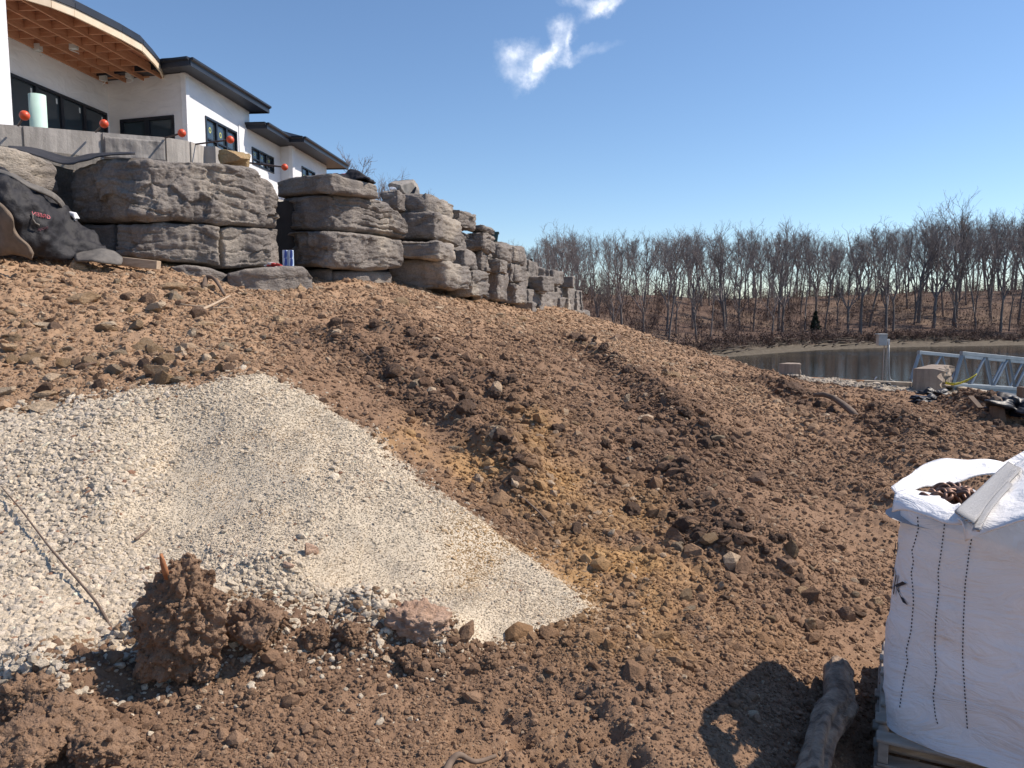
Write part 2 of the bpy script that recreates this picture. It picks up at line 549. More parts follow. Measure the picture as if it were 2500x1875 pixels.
_fd = (_rows[0][0][-1] - _rows[0][0][0]); _fd = _fd / np.linalg.norm(_fd)
def micro(x, y, tan, pd):
    """lumps and crumbs of the surface"""
    a = 1.0 - sstep(-.06, .05, pd)                 # dirt outside, fines inside the gravel heap
    lump = np.abs(fbm2(x * 1.6, y * 1.6, 2, 21)) * .09 + np.abs(fbm2(x * 4.3, y * 4.3, 2, 23)) * .062 + np.abs(fbm2(x * 10.5, y * 10.5, 2, 29)) * .034
    fine = np.abs(fbm2(x * 27, y * 27, 2, 31)) * .017
    fu = (x * _fd[1] - y * _fd[0]); fv = (x * _fd[0] + y * _fd[1])
    wv_ = .5 * fbm2(x * .5, y * .5, 2, 33)
    lump = lump + (.10 * np.abs(fbm2((fu + wv_) * 1.9, fv * .22, 3, 35)) + .05 * np.abs(fbm2((fu + wv_) * 4.6, fv * .5, 2, 37))) * sstep(-2.2, .5, x) * sstep(16, 11, y) * sstep(4, 5.5, y)
    r = np.sqrt(x * x + y * y)
    patch = .55 + .9 * sstep(-.25, .3, fbm2(x * .8, y * .8, 2, 41))
    g = fbm2(x * 1.4, y * 1.4, 3, 51) * .075 + np.abs(fbm2(x * 9, y * 9, 2, 53)) * .012 + np.abs(fbm2(x * 30, y * 30, 2, 57)) * .006
    base = np.clip(.8 + .25 * (r - 6) / 12, .8, 1.5)
    return a * (lump * patch * base + fine - .05) + (1 - a) * g

def tread(x, y):
    """crawler track prints on the lower yard"""
    z = np.zeros_like(x)
    for pts, wd, ht in _treads:
        d, s, w = seg_dist(x, y, pts)
        m = d < wd * 1.3
        if not m.any(): continue
        # running length along the print
        cl = np.concatenate([[0], np.cumsum([np.linalg.norm(pts[i + 1] - pts[i]) for i in range(len(pts) - 1)])])
        L = np.interp(w, np.arange(len(pts)), cl)
        prof = sstep(wd * 1.3, wd * .9, d)
        fade = .35 + .9 * sstep(-.2, .25, noise2(x * .7, y * .7, 91))
        z += prof * fade * (ht * .5 * np.sin(L * 2 * math.pi / .17) - ht * .8)
    return z
_treads = [([G(a, b)[:2] for a, b in pts], wd, ht) for pts, wd, ht in [
    ([(2095, 965), (2120, 1010), (2160, 1075), (2230, 1160)], .22, .08),
    ([(2000, 985), (2060, 1030), (2110, 1085), (2150, 1150)], .2, .07),
    ([(1330, 1700), (1410, 1790), (1470, 1900)], .2, .05), ([(1180, 1760), (1260, 1830), (1330, 1920)], .16, .045), ([(1900, 1010), (1990, 1075), (2080, 1170)], .2, .06)]]

def surf(x, y):
    z = H1(x, y)
    tan, och, dark = zones(x, y, z)
    pd = pile_d(x, y)
    return z + micro(x, y, tan, pd) + tread(x, y), tan, och, dark, pd

# ------------------------------------------------------------------ soil sheet (fine where it is near, coarse behind the viewer)
ang = np.concatenate([np.linspace(-math.pi, R(-46), 60)[:-1], np.linspace(R(-46), R(46), 760), np.linspace(R(46), math.pi, 60)[1:-1]])
rad = np.concatenate([[.05, .4, .8, 1.2], np.geomspace(1.6, 60, 700), [75, 95, 130, 180]])
RR, AA = np.meshgrid(rad, ang, indexing='ij')
gx = (RR * np.sin(AA)).ravel(); gy = (RR * np.cos(AA)).ravel()
gz, g_tan, g_och, g_dark, g_pd = surf(gx, gy)
ground_me = npmesh('ground', np.stack([gx, gy, gz], 1), grid_faces(len(rad), len(ang), True)[:, ::-1], True)
for nm, arr in (('tan', g_tan), ('ochre', g_och), ('dark', g_dark), ('heap', sstep(-.12, .02, g_pd + .06 * fbm2(gx * 6, gy * 6, 3, 3)))):
    at = ground_me.attributes.new(nm, 'FLOAT', 'POINT'); at.data.foreach_set('value', arr.astype(np.float32))

C_SOIL1, C_SOIL2 = (.190, .117, .073), (.315, .203, .130)
C_TAN1, C_TAN2 = (.305, .190, .116), (.45, .305, .195)
C_OCH1, C_OCH2 = (.34, .195, .085), (.49, .31, .15)
C_DRK1, C_DRK2 = (.130, .079, .053), (.210, .132, .088)
def four(c): return (*c, 1.0)

def soil_mat():
    t = NT('soil')
    v = t.tc.outputs['Object']
    n1 = t.ramp(t.noise(3.5, 6, .65), [(.3, (0, 0, 0)), (.7, (1, 1, 1))])
    n2 = t.ramp(t.noise(38, 4, .7), [(.35, (0, 0, 0)), (.68, (1, 1, 1))])
    mixn = t.math('ADD', t.math('MULTIPLY', n1, .5), t.math('MULTIPLY', n2, .5))
    c = t.mix(mixn, four(C_SOIL1), four(C_SOIL2))
    c = t.mix(t.attr('dark'), c, t.mix(mixn, four(C_DRK1), four(C_DRK2)))
    c = t.mix(t.attr('tan'), c, t.mix(mixn, four(C_TAN1), four(C_TAN2)))
    c = t.mix(t.attr('ochre'), c, t.mix(mixn, four(C_OCH1), four(C_OCH2)))
    c = t.mix(t.attr('heap'), c, t.mix(mixn, (.54, .455, .34, 1), (.66, .57, .44, 1)))
    # pale chips bedded in the soil
    vo = t.n('ShaderNodeTexVoronoi'); vo.inputs['Scale'].default_value = 22; t.l(v, vo.inputs['Vector'])
    chips = t.math('MULTIPLY', t.math('LESS_THAN', vo.outputs['Distance'], .22), t.math('GREATER_THAN', t.noise(9, 3, .6), .56))
    c = t.mix(t.math('MULTIPLY', chips, .55), c, (.45, .33, .22, 1))
    hb = t.math('ADD', t.noise(55, 6, .7), t.math('MULTIPLY', t.noise(160, 3, .6), .5))
    t.bump(hb, .6, .015)
    return t.fin(c, .96, 0, .15)
M_SOIL = soil_mat()
ground = link('ground', ground_me, M_SOIL)
tag(ground, kind='structure')
# ================================================================== LAKE, FAR SHORE
def water_mat():
    t = NT('lake_water')
    n = t.math('ADD', t.noise(1.1, 5, .6, stretch=(.55, 1.6, 1)), t.math('MULTIPLY', t.noise(5.0, 3, .6, stretch=(.5, 1.5, 1)), .35))
    t.bump(n, .22, .06)
    r = t.ramp(t.noise(.05, 3, .5, stretch=(.35, 1.5, 1)), [(.5, (.03, .03, .03)), (.64, (.16, .16, .16))])
    m = t.fin((.018, .020, .017, 1), r, 0, .5)
    t.bsdf.inputs['IOR'].default_value = 1.33
    return m
wx = 1500.0
lake_me = npmesh('lake', [(-wx, -200, WATER_Z), (wx, -200, WATER_Z), (wx, 2500, WATER_Z), (-wx, 2500, WATER_Z)], [(0, 1, 2, 3)])
tag(link('lake', lake_me, water_mat()), kind='structure')

_fs_px = [-600, 900, 1300, 1500, 1780, 2000, 2200, 2500, 2900, 3600]
_fs_Y = [40, 44, 50, 56, 69, 82, 88, 93, 97, 100]
_cr_py = [640, 690, 716, 722, 733, 726, 716, 706, 690, 680]
def far_h(x, y):
    px = CX + F_PX * x / np.maximum(y, 1) * 1.0
    ys = np.interp(px, _fs_px, _fs_Y) + 3.0 * fbm2(x * .045, y * .02, 3, 101)
    s = y - ys
    crest = 1.75 + (756 - np.interp(px, _fs_px, _cr_py)) / F_PX * (ys + 48)
    z = WATER_Z - .9 + .9 * sstep(-14, 0, s)
    z += .35 * sstep(-1, 8, s)
    z += .55 * sstep(7.4, 8.2, s + 1.2 * fbm2(x * .12, y * .1, 2, 107))
    base = WATER_Z + .9
    z += (crest - base) * sstep(6, 50, s) + .012 * np.clip(s - 50, 0, 400)
    z += .5 * fbm2(x * .09, y * .09, 4, 103) * sstep(9, 14, s) + .16 * fbm2(x * .6, y * .6, 3, 105) * sstep(-1, 6, s)
    return z, s
fa = np.linspace(R(-42), R(46), 520)
fr = np.concatenate([np.linspace(34, 150, 330), np.geomspace(152, 900, 40)])
FR, FA = np.meshgrid(fr, fa, indexing='ij')
fx = (FR * np.sin(FA)).ravel(); fy = (FR * np.cos(FA)).ravel()
fz, fs = far_h(fx, fy)
far_me = npmesh('far_hillside', np.stack([fx, fy, fz], 1), grid_faces(len(fr), len(fa))[:, ::-1], True)
at = far_me.attributes.new('beach', 'FLOAT', 'POINT')
at.data.foreach_set('value', (sstep(7.8, 6.4, fs + 1.2 * fbm2(fx * .12, fy * .12, 3, 111))).astype(np.float32))
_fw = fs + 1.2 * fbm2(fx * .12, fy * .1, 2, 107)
at = far_me.attributes.new('bank_shade', 'FLOAT', 'POINT')  # near-black band along the cut bank: its shade put into the colour
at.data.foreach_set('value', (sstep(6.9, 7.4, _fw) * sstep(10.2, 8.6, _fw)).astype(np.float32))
def far_mat():
    t = NT('leaf_litter')
    n = t.ramp(t.noise(.8, 6, .7), [(.3, (0, 0, 0)), (.7, (1, 1, 1))])
    c = t.mix(n, (.085, .054, .042, 1), (.160, .106, .080, 1))
    c = t.mix(t.ramp(t.noise(.11, 3, .6), [(.45, (0, 0, 0)), (.62, (1, 1, 1))]), c, (.18, .125, .09, 1))
    nb = t.ramp(t.noise(2.4, 5, .75), [(.35, (0, 0, 0)), (.68, (1, 1, 1))])
    b = t.mix(nb, (.06, .050, .038, 1), (.19, .16, .12, 1))
    t.bump(t.noise(1.6, 4, .7), .5, .25)
    c = t.mix(t.attr('bank_shade'), c, (.030, .023, .019, 1))
    return t.fin(t.mix(t.attr('beach'), c, b), .95, 0, .2)
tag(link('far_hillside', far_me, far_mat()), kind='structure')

# ------------------------------------------------------------------ bare trees
def tree_mesh(seed, height, spread, fork, slim=1.0, limbs=8):
    rs = random.Random(seed)
    segs_t, segs_c = [], []
    def path(p, d, L, r0, r1, n, wob, up):
        pts = [Vector(p)]; d = Vector(d).normalized(); rr = [r0]
        for i in range(n):
            d = (d + Vector((rs.gauss(0, wob), rs.gauss(0, wob), rs.gauss(0, wob * .6) + up))).normalized()
            pts.append(pts[-1] + d * (L / n)); rr.append(r0 + (r1 - r0) * (i + 1) / n)
        return pts, rr
    r0 = height * .0115 * slim
    tp, tr = path((0, 0, -.4), (rs.gauss(0, .04), rs.gauss(0, .04), 1), height * fork + .4, r0 * 1.25, r0 * .72, 7, .035, .02)
    segs_t.append((tp, tr, 7))
    lp, lr = path(tp[-1], (tp[-1] - tp[-2]), height * (.97 - fork), tr[-1], .018, 9, .11, .10)
    segs_c.append((lp, lr, 5))
    def sub(pts, rr, lo, hi):
        k = rs.uniform(lo, hi) * (len(pts) - 1); i = min(int(k), len(pts) - 2); f = k - i
        return pts[i].lerp(pts[i + 1], f), rr[i] + (rr[i + 1] - rr[i]) * f, (pts[i + 1] - pts[i]).normalized(), k / (len(pts) - 1)
    def side(d, angle, az):
        a = d.orthogonal().normalized(); b = d.cross(a)
        return (d * math.cos(angle) + (a * math.cos(az) + b * math.sin(az)) * math.sin(angle)).normalized()
    mains = [(lp, lr)]
    for i in range(limbs):
        if rs.random() < .35: p, r, d, f = sub(tp, tr, .72, 1)
        else: p, r, d, f = sub(lp, lr, 0, .62)
        top = height * rs.uniform(.82, 1.0) - p.z
        az = i * 2.4 + rs.uniform(-.5, .5)
        dd = side(Vector((0, 0, 1)), rs.uniform(.28, .72) * spread, az)
        pts, rr = path(p, dd, top * rs.uniform(.62, .98), r * rs.uniform(.5, .75), .016, 7, .13, .10)
        segs_c.append((pts, rr, 4)); mains.append((pts, rr))
    lev2 = []
    for pts, rr in mains:
        L0 = sum((pts[i + 1] - pts[i]).length for i in range(len(pts) - 1))
        for i in range(8):
            p, r, d, f = sub(pts, rr, .22, 1)
            q, qr = path(p, side(d, rs.uniform(.4, .95), rs.uniform(0, 6.28)), L0 * rs.uniform(.22, .42) * (1.15 - f * .5), max(r * .58, .016), .011, 4, .16, .12)
            segs_c.append((q, qr, 3)); lev2.append((q, qr, L0))
    for q, qr, L0 in lev2:
        for i in range(4):
            p, r, d, f = sub(q, qr, .15, 1)
            w, wr = path(p, side(d, rs.uniform(.35, .9), rs.uniform(0, 6.28)), L0 * rs.uniform(.08, .20), max(r * .6, .011), .007, 3, .18, .12)
            segs_c.append((w, wr, 3))
            for j in range(1):
                p2, r2, d2, f2 = sub(w, wr, .3, 1)
                w2, wr2 = path(p2, side(d2, rs.uniform(.4, 1), rs.uniform(0, 6.28)), L0 * rs.uniform(.05, .11), .009, .006, 2, .2, .1)
                segs_c.append((w2, wr2, 3))
    # a few dead side shoots low on the stem
    for i in range(rs.randint(1, 4)):
        p, r, d, f = sub(tp, tr, .35, .9)
        q, qr = path(p, side(d, rs.uniform(.8, 1.4), rs.uniform(0, 6.28)), height * rs.uniform(.06, .18), .03, .01, 4, .2, .05)
        segs_c.append((q, qr, 3))
    out = []
    for segs, nm in ((segs_t, 'trunk'), (segs_c, 'crown')):
        mb = MB()
        for pts, rr, n in segs: mb.tube(pts, rr, n, cap=(nm == 'trunk'))
        me = bpy.data.meshes.new(nm); me.from_pydata(mb.v, [], mb.f)
        me.polygons.foreach_set('use_smooth', [True] * len(me.polygons))
        out.append(me)
    return out

M_BARK = simple('bark', (.11, .096, .092, 1), (.21, .182, .168, 1), 2.5, .95, .6, 14, .05, stretch=(1, 1, .25))
M_TWIG = simple('twigs', (.15, .130, .128, 1), (.24, .205, .195, 1), .6, .95, 0)
variants = [tree_mesh(100 + i, 10.0, [.9, 1.05, .75, 1.15, .85, 1.0, .65, .95][i], [.40, .35, .45, .38, .50, .32, .46, .40][i], [1.15, 1.3, .8, 1.2, .75, 1.0, .7, 1.1][i], [9, 10, 7, 10, 7, 9, 6, 9][i]) for i in range(8)]
for t_, c_ in variants:
    t_.materials.append(M_BARK); c_.materials.append(M_TWIG)

def tree(x, y, z, h, var, rz, label, group):
    e = empty('bare_tree', (x, y, z), (0, 0, rz))
    s = h / 10.0
    e.scale = (s * rng.uniform(.9, 1.1), s * rng.uniform(.9, 1.1), s)
    tag(e, label, 'tree', group)
    link('trunk', variants[var][0], None, e); link('crown', variants[var][1], None, e)
    return e

sky_px = [1100, 1250, 1330, 1400, 1500, 1600, 1650, 1720, 1800, 1900, 1980, 2060, 2120, 2180, 2240, 2330, 2420, 2480, 2600, 2800]
sky_py = [600, 590, 562, 556, 566, 560, 552, 562, 548, 545, 560, 566, 540, 542, 512, 500, 516, 504, 500, 490]
def plant_tree(px, s, frac, var, label, group):
    """tree on the far bank: bearing, metres back from the water edge, share of the skyline height"""
    ys = np.interp(px, _fs_px, _fs_Y)
    Y = ys + s
    x = (px - CX) / F_PX * Y
    z = float(far_h(np.array([x]), np.array([Y]))[0][0])
    top = P(px, np.interp(px, sky_px, sky_py), Y)[2]
    h = max((top - z) * frac, 4.5)
    return tree(x, Y, z, h, var, rng.uniform(0, 6.28), label, group)

GT = 'bare trees on the far shore'
named = [(2330, 24, 1.03, 1, 'tallest bare tree on the far bank, forked trunk right of the pedestal box'),
         (2238, 20, .99, 3, 'tall bare tree on the far bank above the broken concrete block'),
         (2120, 17, 1.0, 4, 'bare tree on the far bank with slim leaning trunk left of the pedestal box'),
         (1770, 15, .95, 1, 'big bare tree standing low on the far bank above the gravel shore bend'),
         (1625, 17, 1.0, 5, 'bare tree with heavy trunk behind the middle of the dirt ridge'),
         (1690, 22, .98, 0, 'bare tree just left of the open gravel shore, wide crown'),
         (1376, 26, 1.04, 3, 'dense wide bare tree rising right behind the far end of the stone wall'),
         (1240, 40, .92, 2, 'lone slender bare tree showing above the stone wall, leftmost of the far wood'),
         (2480, 20, 1.02, 6, 'slim bare tree on the far bank at the right edge of the photo'),
         (2410, 30, .98, 7, 'bare tree between the tallest tree and the right edge of the photo'),
         (1900, 18, 1.0, 7, 'bare tree on the far bank straight above the tilted concrete block')]
for px, s, fr_, var, lab in named:
    plant_tree(px, s, fr_, var, lab, GT)
k = 0
for row, (n, s0, s1, f0, f1) in enumerate([(40, 8.8, 20, .60, .98), (50, 22, 42, .72, 1.0), (56, 44, 80, .80, 1.0), (70, 84, 150, .82, .97)]):
    for i in range(n):
        px = 1130 + (i + rng.uniform(0, 1)) * (2680 - 1130) / n
        lab = ['bare leafless tree low on the far bank near the shoreline', 'bare leafless tree halfway up the far hillside', 'bare leafless tree on the crest of the far hill', 'bare leafless tree in the depth of the wood behind the far crest'][row]
        plant_tree(px, rng.uniform(s0, s1), rng.uniform(f0, f1), int(rng.integers(0, 8)), lab, GT + ', ' + ['front row', 'middle row', 'crest row', 'back of the wood'][row])
for i, (px, top, Y, h, lab) in enumerate([(838, 362, 62, 11, 'bare treetop right of the house roof, behind the heaped blanket'), (884, 412, 66, 9, 'small bare treetop between the blanket and the broken slab on the wall'),
                             (952, 432, 70, 9, 'low bare treetop just left of the broken slab on the wall'), (1012, 428, 72, 9, 'bare treetop right behind the broken slab on the wall'), (1352, 575, 90, 13, 'slender bare tree behind the last stones of the wall')][:4]):
    tp = P(px, top, Y)
    tree(tp[0], tp[1], tp[2] - h, h, (i * 3 + 2) % 8, i * 1.7, lab, 'treetops behind the stone wall')

# undergrowth: reddish saplings and brush that reads as one mass
def brush():
    mb_v, mb_f = [], []
    for i in range(1900):
        px = rng.uniform(1150, 2700); s = rng.uniform(9.5, 60) if rng.random() < .65 else rng.uniform(7.6, 10)
        Y = np.interp(px, _fs_px, _fs_Y) + s; x = (px - CX) / F_PX * Y
        z = float(far_h(np.array([x]), np.array([Y]))[0][0])
        hh = (rng.uniform(.5, 3.2) if rng.random() < .8 else rng.uniform(3, 7)) if s > 12 else rng.uniform(.4, 1.5)
        for j in range(9):
            a = rng.uniform(0, 6.28); lean = rng.uniform(.05, .6) * hh
            b0 = np.array([x + rng.normal(0, .25), Y + rng.normal(0, .25), z - .1])
            tip = b0 + np.array([math.cos(a) * lean, math.sin(a) * lean, hh * rng.uniform(.5, 1)])
            mid = (b0 + tip) / 2 + rng.normal(0, .08, 3)
            wv = np.array([.014, .006, 0])
            o = len(mb_v)
            for q, w in ((b0, 1.2), (mid, 1), (tip, .5)):
                mb_v.append(q - wv * w); mb_v.append(q + wv * w)
                mb_v.append(q + np.array([0, .016, 0]) * w)
            for q in (0, 3):
                for e in range(3):
                    f = (e + 1) % 3
                    mb_f.append((o + q + e, o + q + f, o + q + 3 + f, o + q + 3 + e))
            for l in range(4):                       # dry leaves still hanging
                c = b0 + (tip - b0) * rng.uniform(.35, 1) + rng.normal(0, .1, 3)
                t1 = rng.normal(0, .05, 3); t2 = rng.normal(0, .05, 3)
                o = len(mb_v); mb_v += [c - t1, c - t2, c + t1, c + t2]; mb_f.append((o, o + 1, o + 2, o + 3))
    return npmesh('undergrowth', np.array(mb_v), np.array(mb_f))
M_BRUSH = simple('dry_brush', (.085, .056, .048, 1), (.165, .105, .082, 1), .7, .95, 0)
tag(link('undergrowth', brush(), M_BRUSH), 'reddish dry brush and saplings under the trees on the far bank', 'undergrowth', kind='stuff')

# driftwood and washed-up branches along the far beach
mb = MB()
for i in range(70):
    px = rng.uniform(1650, 2650); s = rng.uniform(3, 9)
    Y = np.interp(px, _fs_px, _fs_Y) + s; x = (px - CX) / F_PX * Y
    z = float(far_h(np.array([x]), np.array([Y]))[0][0])
    a = rng.normal(0, .5); L = rng.uniform(.6, 3.2)
    p0 = Vector((x, Y, z + .08)); p1 = p0 + Vector((math.cos(a) * L, math.sin(a) * L * .6, rng.uniform(.0, .5)))
    mb.tube([p0, p0.lerp(p1, .5) + Vector((0, 0, rng.uniform(-.05, .15))), p1], [.07, .055, .02], 5)
tag(mb.build('driftwood', simple('grey_driftwood', (.09, .07, .055, 1), (.2, .16, .12, 1), 2, .9, .3), None, True), 'grey branches washed up along the far gravel shore', 'driftwood', kind='stuff')
# dark evergreen shrubs on the far slope
def cedar(px, s, h, label):
    Y = np.interp(px, _fs_px, _fs_Y) + s; x = (px - CX) / F_PX * Y
    z = float(far_h(np.array([x]), np.array([Y]))[0][0])
    e = empty('cedar_shrub', (x, Y, z)); tag(e, label, 'shrub', 'evergreens on the far bank')
    V, Fc = [], []
    for i in range(900):
        t = rng.uniform(0, 1) ** .8; rr = (1 - t) * h * .32 * rng.uniform(.3, 1); a = rng.uniform(0, 6.28)
        c = np.array([math.cos(a) * rr, math.sin(a) * rr, h * (.08 + .92 * t)])
        t1 = rng.normal(0, .09, 3); t2 = rng.normal(0, .09, 3); o = len(V)
        V += [c - t1, c - t2, c + t1, c + t2]; Fc.append((o, o + 1, o + 2, o + 3))
    link('crown', npmesh('crown', np.array(V), np.array(Fc)), M_CEDAR, e)
    m2 = MB().tube([(0, 0, -.3), (0, 0, h * .9)], [.07, .02], 6); m2.build('trunk', M_BARK, e)
M_CEDAR = simple('cedar_green', (.018, .026, .016, 1), (.05, .06, .035, 1), 1.5, .9, 0)
cedar(1988, 16, 2.6, 'small dark cedar left of centre on the far slope')
cedar(2040, 42, 2.2, 'dark cedar high on the far slope above the small one')
cedar(1296, 34, 5.0, 'dark reddish evergreen peeking over the far part of the stone wall')
# ================================================================== STONE RETAINING WALL
def rock_mat(name, c1, c2, c3):
    t = NT(name)
    n = t.ramp(t.noise(1.6, 6, .65), [(.34, (0, 0, 0)), (.66, (1, 1, 1))])
    c = t.mix(n, c1, c2)
    c = t.mix(t.ramp(t.noise(.55, 3, .6), [(.52, (0, 0, 0)), (.66, (1, 1, 1))]), c, c3)
    f = t.ramp(t.noise(26, 4, .7), [(.3, (.72, .72, .72)), (.7, (1.15, 1.15, 1.15))])
    c = t.mix(1.0, c, f, 'MULTIPLY')
    t.bump(t.math('ADD', t.noise(6, 7, .72, stretch=(1, 1, 2.4)), t.math('MULTIPLY', t.noise(22, 3, .6), .3)), .95, .08)
    return t.fin(c, .93, 0, .2)
M_ROCK = rock_mat('carved_grey_stone', (.185, .167, .155, 1), (.315, .280, .250, 1), (.44, .385, .32, 1))
M_GAP = simple('dark_backing', (.03, .028, .028, 1), (.05, .046, .045, 1), 3, .95, .3)

wall_root = empty('retaining_wall', (-4, 16, 2.4))
tag(wall_root, 'long wall of big grey-brown carved stone blocks along the top of the dirt bank', 'wall')
WINV = Matrix.Translation((4, -16, -2.4))

def rock_relief(p, nrm, amp, seed, strata=1.0, freq=1.0):
    """displacement of stone faces: broad bulges, bedding ledges, pits"""
    q = p * freq
    big = fbm3(q * .9 + seed * 3.1, 3, seed)
    w1 = fbm3(q * 1.1 + 9, 2, seed + 5); w2 = fbm3(q * 2.7 + 1, 2, seed + 15)
    zz = q[:, 2] * (4.6 + 4.0 * ((seed * .37) % 1)) + 1.5 * w1 + .5 * w2
    saw = zz - np.floor(zz)
    led = (np.minimum(saw / .88, (1 - saw) / .12) - .5) * sstep(-.12, .22, noise3(q * np.array([.9, .9, 1.4]) + 4, seed + 6)) * (.4 + 1.2 * _hash(np.floor(zz), np.zeros(len(zz)), np.zeros(len(zz)), seed))
    # broken facets: stepped cells with warped borders
    cx_ = np.floor(q[:, 0] * 1.0 + 1.0 * w1 + .2 * w2); cz_ = np.floor(zz * .55); cy_ = np.floor(q[:, 1] * .7 + w1)
    cell = _hash(cx_, cz_, cy_, seed + 40) - .5
    cell2 = _hash(np.floor(q[:, 0] * 3.7 + 2 * w2), np.floor(q[:, 2] * 5.1 + 2 * w1), np.floor(q[:, 1] * 3 + w2), seed + 50) - .5
    pits = -np.clip(noise3(q * 6.5, seed + 8) - .17, 0, 1) * 1.8
    mid = np.abs(fbm3(q * 3.1 + 3, 4, seed + 12, .6))
    crack = -np.exp(-(np.minimum(saw, 1 - saw) / .07) ** 2) * sstep(.0, .2, noise3(q * np.array([1.2, 1.2, .8]) + 14, seed + 16))
    cs_ = np.minimum(1.0, strata)
    return amp * (.85 * big + .17 * strata * led + .50 * cell + .20 * cell2 + .40 * pits + .40 * mid + .26 * strata * crack)

def bayblock(pline, top, bot, seed, amp=.16, thick=1.1, nx=70, nz=26, rnd=.10, strata=1.0, lean=0.0, name='stone_block'):
    """block whose front follows bearings+distances (pline), between two outlines given in photograph pixels"""
    px0, px1 = pline[0][0], pline[-1][0]
    u = np.linspace(0, 1, nx); v = np.linspace(0, 1, nz)
    px = px0 + (px1 - px0) * u
    Yf = np.interp(px, [a for a, b in pline], [b for a, b in pline])
    kw = max(3, nx // 7) | 1; pad_ = kw // 2
    Yp_ = np.concatenate([Yf[0] + (Yf[1] - Yf[0]) * np.arange(-pad_, 0), Yf, Yf[-1] + (Yf[-1] - Yf[-2]) * np.arange(1, pad_ + 1)])
    Yf = np.convolve(Yp_, np.ones(kw) / kw, 'valid')
    yt = np.interp(px, [a for a, b in top], [b for a, b in top]); yb = np.interp(px, [a for a, b in bot], [b for a, b in bot])
    zt = np.array([P(a, b, c)[2] for a, b, c in zip(px, yt, Yf)]); zb = np.array([P(a, b, c)[2] for a, b, c in zip(px, yb, Yf)])
    fx_ = np.array([P(a, b, c)[0] for a, b, c in zip(px, (yt + yb) / 2, Yf)])
    V = np.zeros((nz, nx, 3))
    V[:, :, 0] = fx_[None]; V[:, :, 1] = Yf[None]; V[:, :, 2] = zt[None] + (zb - zt)[None] * v[:, None]
    # normals of the plan line
    tx = np.gradient(fx_); ty = np.gradient(Yf); ln = np.hypot(tx, ty) + 1e-9
    nrm = np.stack([ty / ln, -tx / ln, np.zeros(nx)], 1)
    Nn = np.repeat(nrm[None], nz, 0)
    Lm = np.sum(ln); H = np.maximum(zt - zb, .05)[None] * np.ones((nz, 1))
    dx = np.minimum(u, 1 - u)[None] * Lm * np.ones((nz, 1)); dz = np.minimum(v, 1 - v)[:, None] * H
    edge = np.minimum(dx, dz)
    rnd = rnd * .35
    back = rnd * np.clip(1 - edge / (rnd * 1.6), 0, 1) ** 2
    disp = rock_relief(V.reshape(-1, 3), None, amp, seed, strata).reshape(nz, nx)
    V += Nn * (disp - back * 1.6)[:, :, None]
    V[:, :, 1] += lean * (1 - v)[:, None]
    # uneven outline
    wig = .05 * fbm3(V.reshape(-1, 3) * 2.3, 2, seed + 3).reshape(nz, nx)
    V[:, :, 2] += wig
    # back ring
    B = V.copy(); B -= Nn * (thick + disp[:, :, None] * .9)
    nv = nz * nx
    allv = np.concatenate([V.reshape(-1, 3), B.reshape(-1, 3)])
    F1 = grid_faces(nz, nx); F2 = F1[:, ::-1] + nv
    rim = list(range(nx)) + [i * nx + nx - 1 for i in range(1, nz)] + [(nz - 1) * nx + j for j in range(nx - 2, -1, -1)] + [i * nx for i in range(nz - 2, 0, -1)]
    rim = np.array(rim); r2 = np.roll(rim, -1)
    # rounded shoulder: intermediate ring
    mid = allv[rim] * .62 + allv[rim + nv] * .38
    cen = allv.mean(0)
    o = len(allv); allv = np.concatenate([allv, mid]); k = np.arange(len(rim)); k2 = np.roll(k, -1)
    S1 = np.stack([r2, rim, o + k, o + k2], 1); S2 = np.stack([o + k2, o + k, rim + nv, r2 + nv], 1)
    allF = np.concatenate([F1[:, ::-1], F2[:, ::-1], S1[:, ::-1], S2[:, ::-1]])
    me = npmesh(name, allv, allF, True)
    bm = bmesh.new(); bm.from_mesh(me); bmesh.ops.recalc_face_normals(bm, faces=bm.faces); bm.to_mesh(me); bm.free()
    o_ = link(name, me, M_ROCK, wall_root); o_.matrix_parent_inverse = WINV
    return o_

# first bay, left edge of the photo
bayblock([(-260, 12.6), (-60, 12.7), (60, 13.3), (150, 14.6)], [(-260, 330), (0, 357), (60, 362), (110, 385), (150, 400)], [(-260, 600), (150, 610)], 3, .15, 1.2, 60, 34, .1, 1.8)
bayblock([(120, 15.2), (200, 15.1)], [(120, 400), (200, 412)], [(120, 640), (200, 640)], 5, .08, .8, 16, 26)
# second bay
A1 = [(172, 15.0), (250, 14.35), (340, 13.9), (430, 14.25), (540, 14.9), (620, 15.5), (684, 16.4)]
def sub_line(a, l, r, dy=0.0):
    xs = [l] + [q for q, _ in a if l < q < r] + [r]
    return [(x, float(np.interp(x, [q for q, _ in a], [w for _, w in a])) + dy) for x in xs]
bayblock(A1, [(172, 420), (215, 396), (260, 388), (341, 380), (435, 393), (541, 398), (600, 404), (635, 414), (658, 433), (676, 462), (684, 490)],
         [(172, 540), (245, 543), (294, 541), (426, 537), (494, 541), (536, 550), (684, 555)], 11, .24, 1.6, 150, 60, .2, .55)
bayblock(sub_line(A1, 172, 274, .25), [(172, 546), (274, 547)], [(172, 642), (274, 640)], 13, .07, 1.2, 26, 20)
bayblock(sub_line(A1, 279, 535, .02), [(279, 547), (400, 543), (490, 545), (535, 556)], [(279, 630), (400, 634), (500, 640), (535, 648)], 17, .20, 1.4, 84, 34, .14, .6)
bayblock(sub_line(A1, 539, 686, .1), [(539, 558), (560, 553), (686, 560)], [(539, 652), (560, 656), (635, 652), (686, 650)], 19, .17, 1.4, 60, 40, .12, .9)
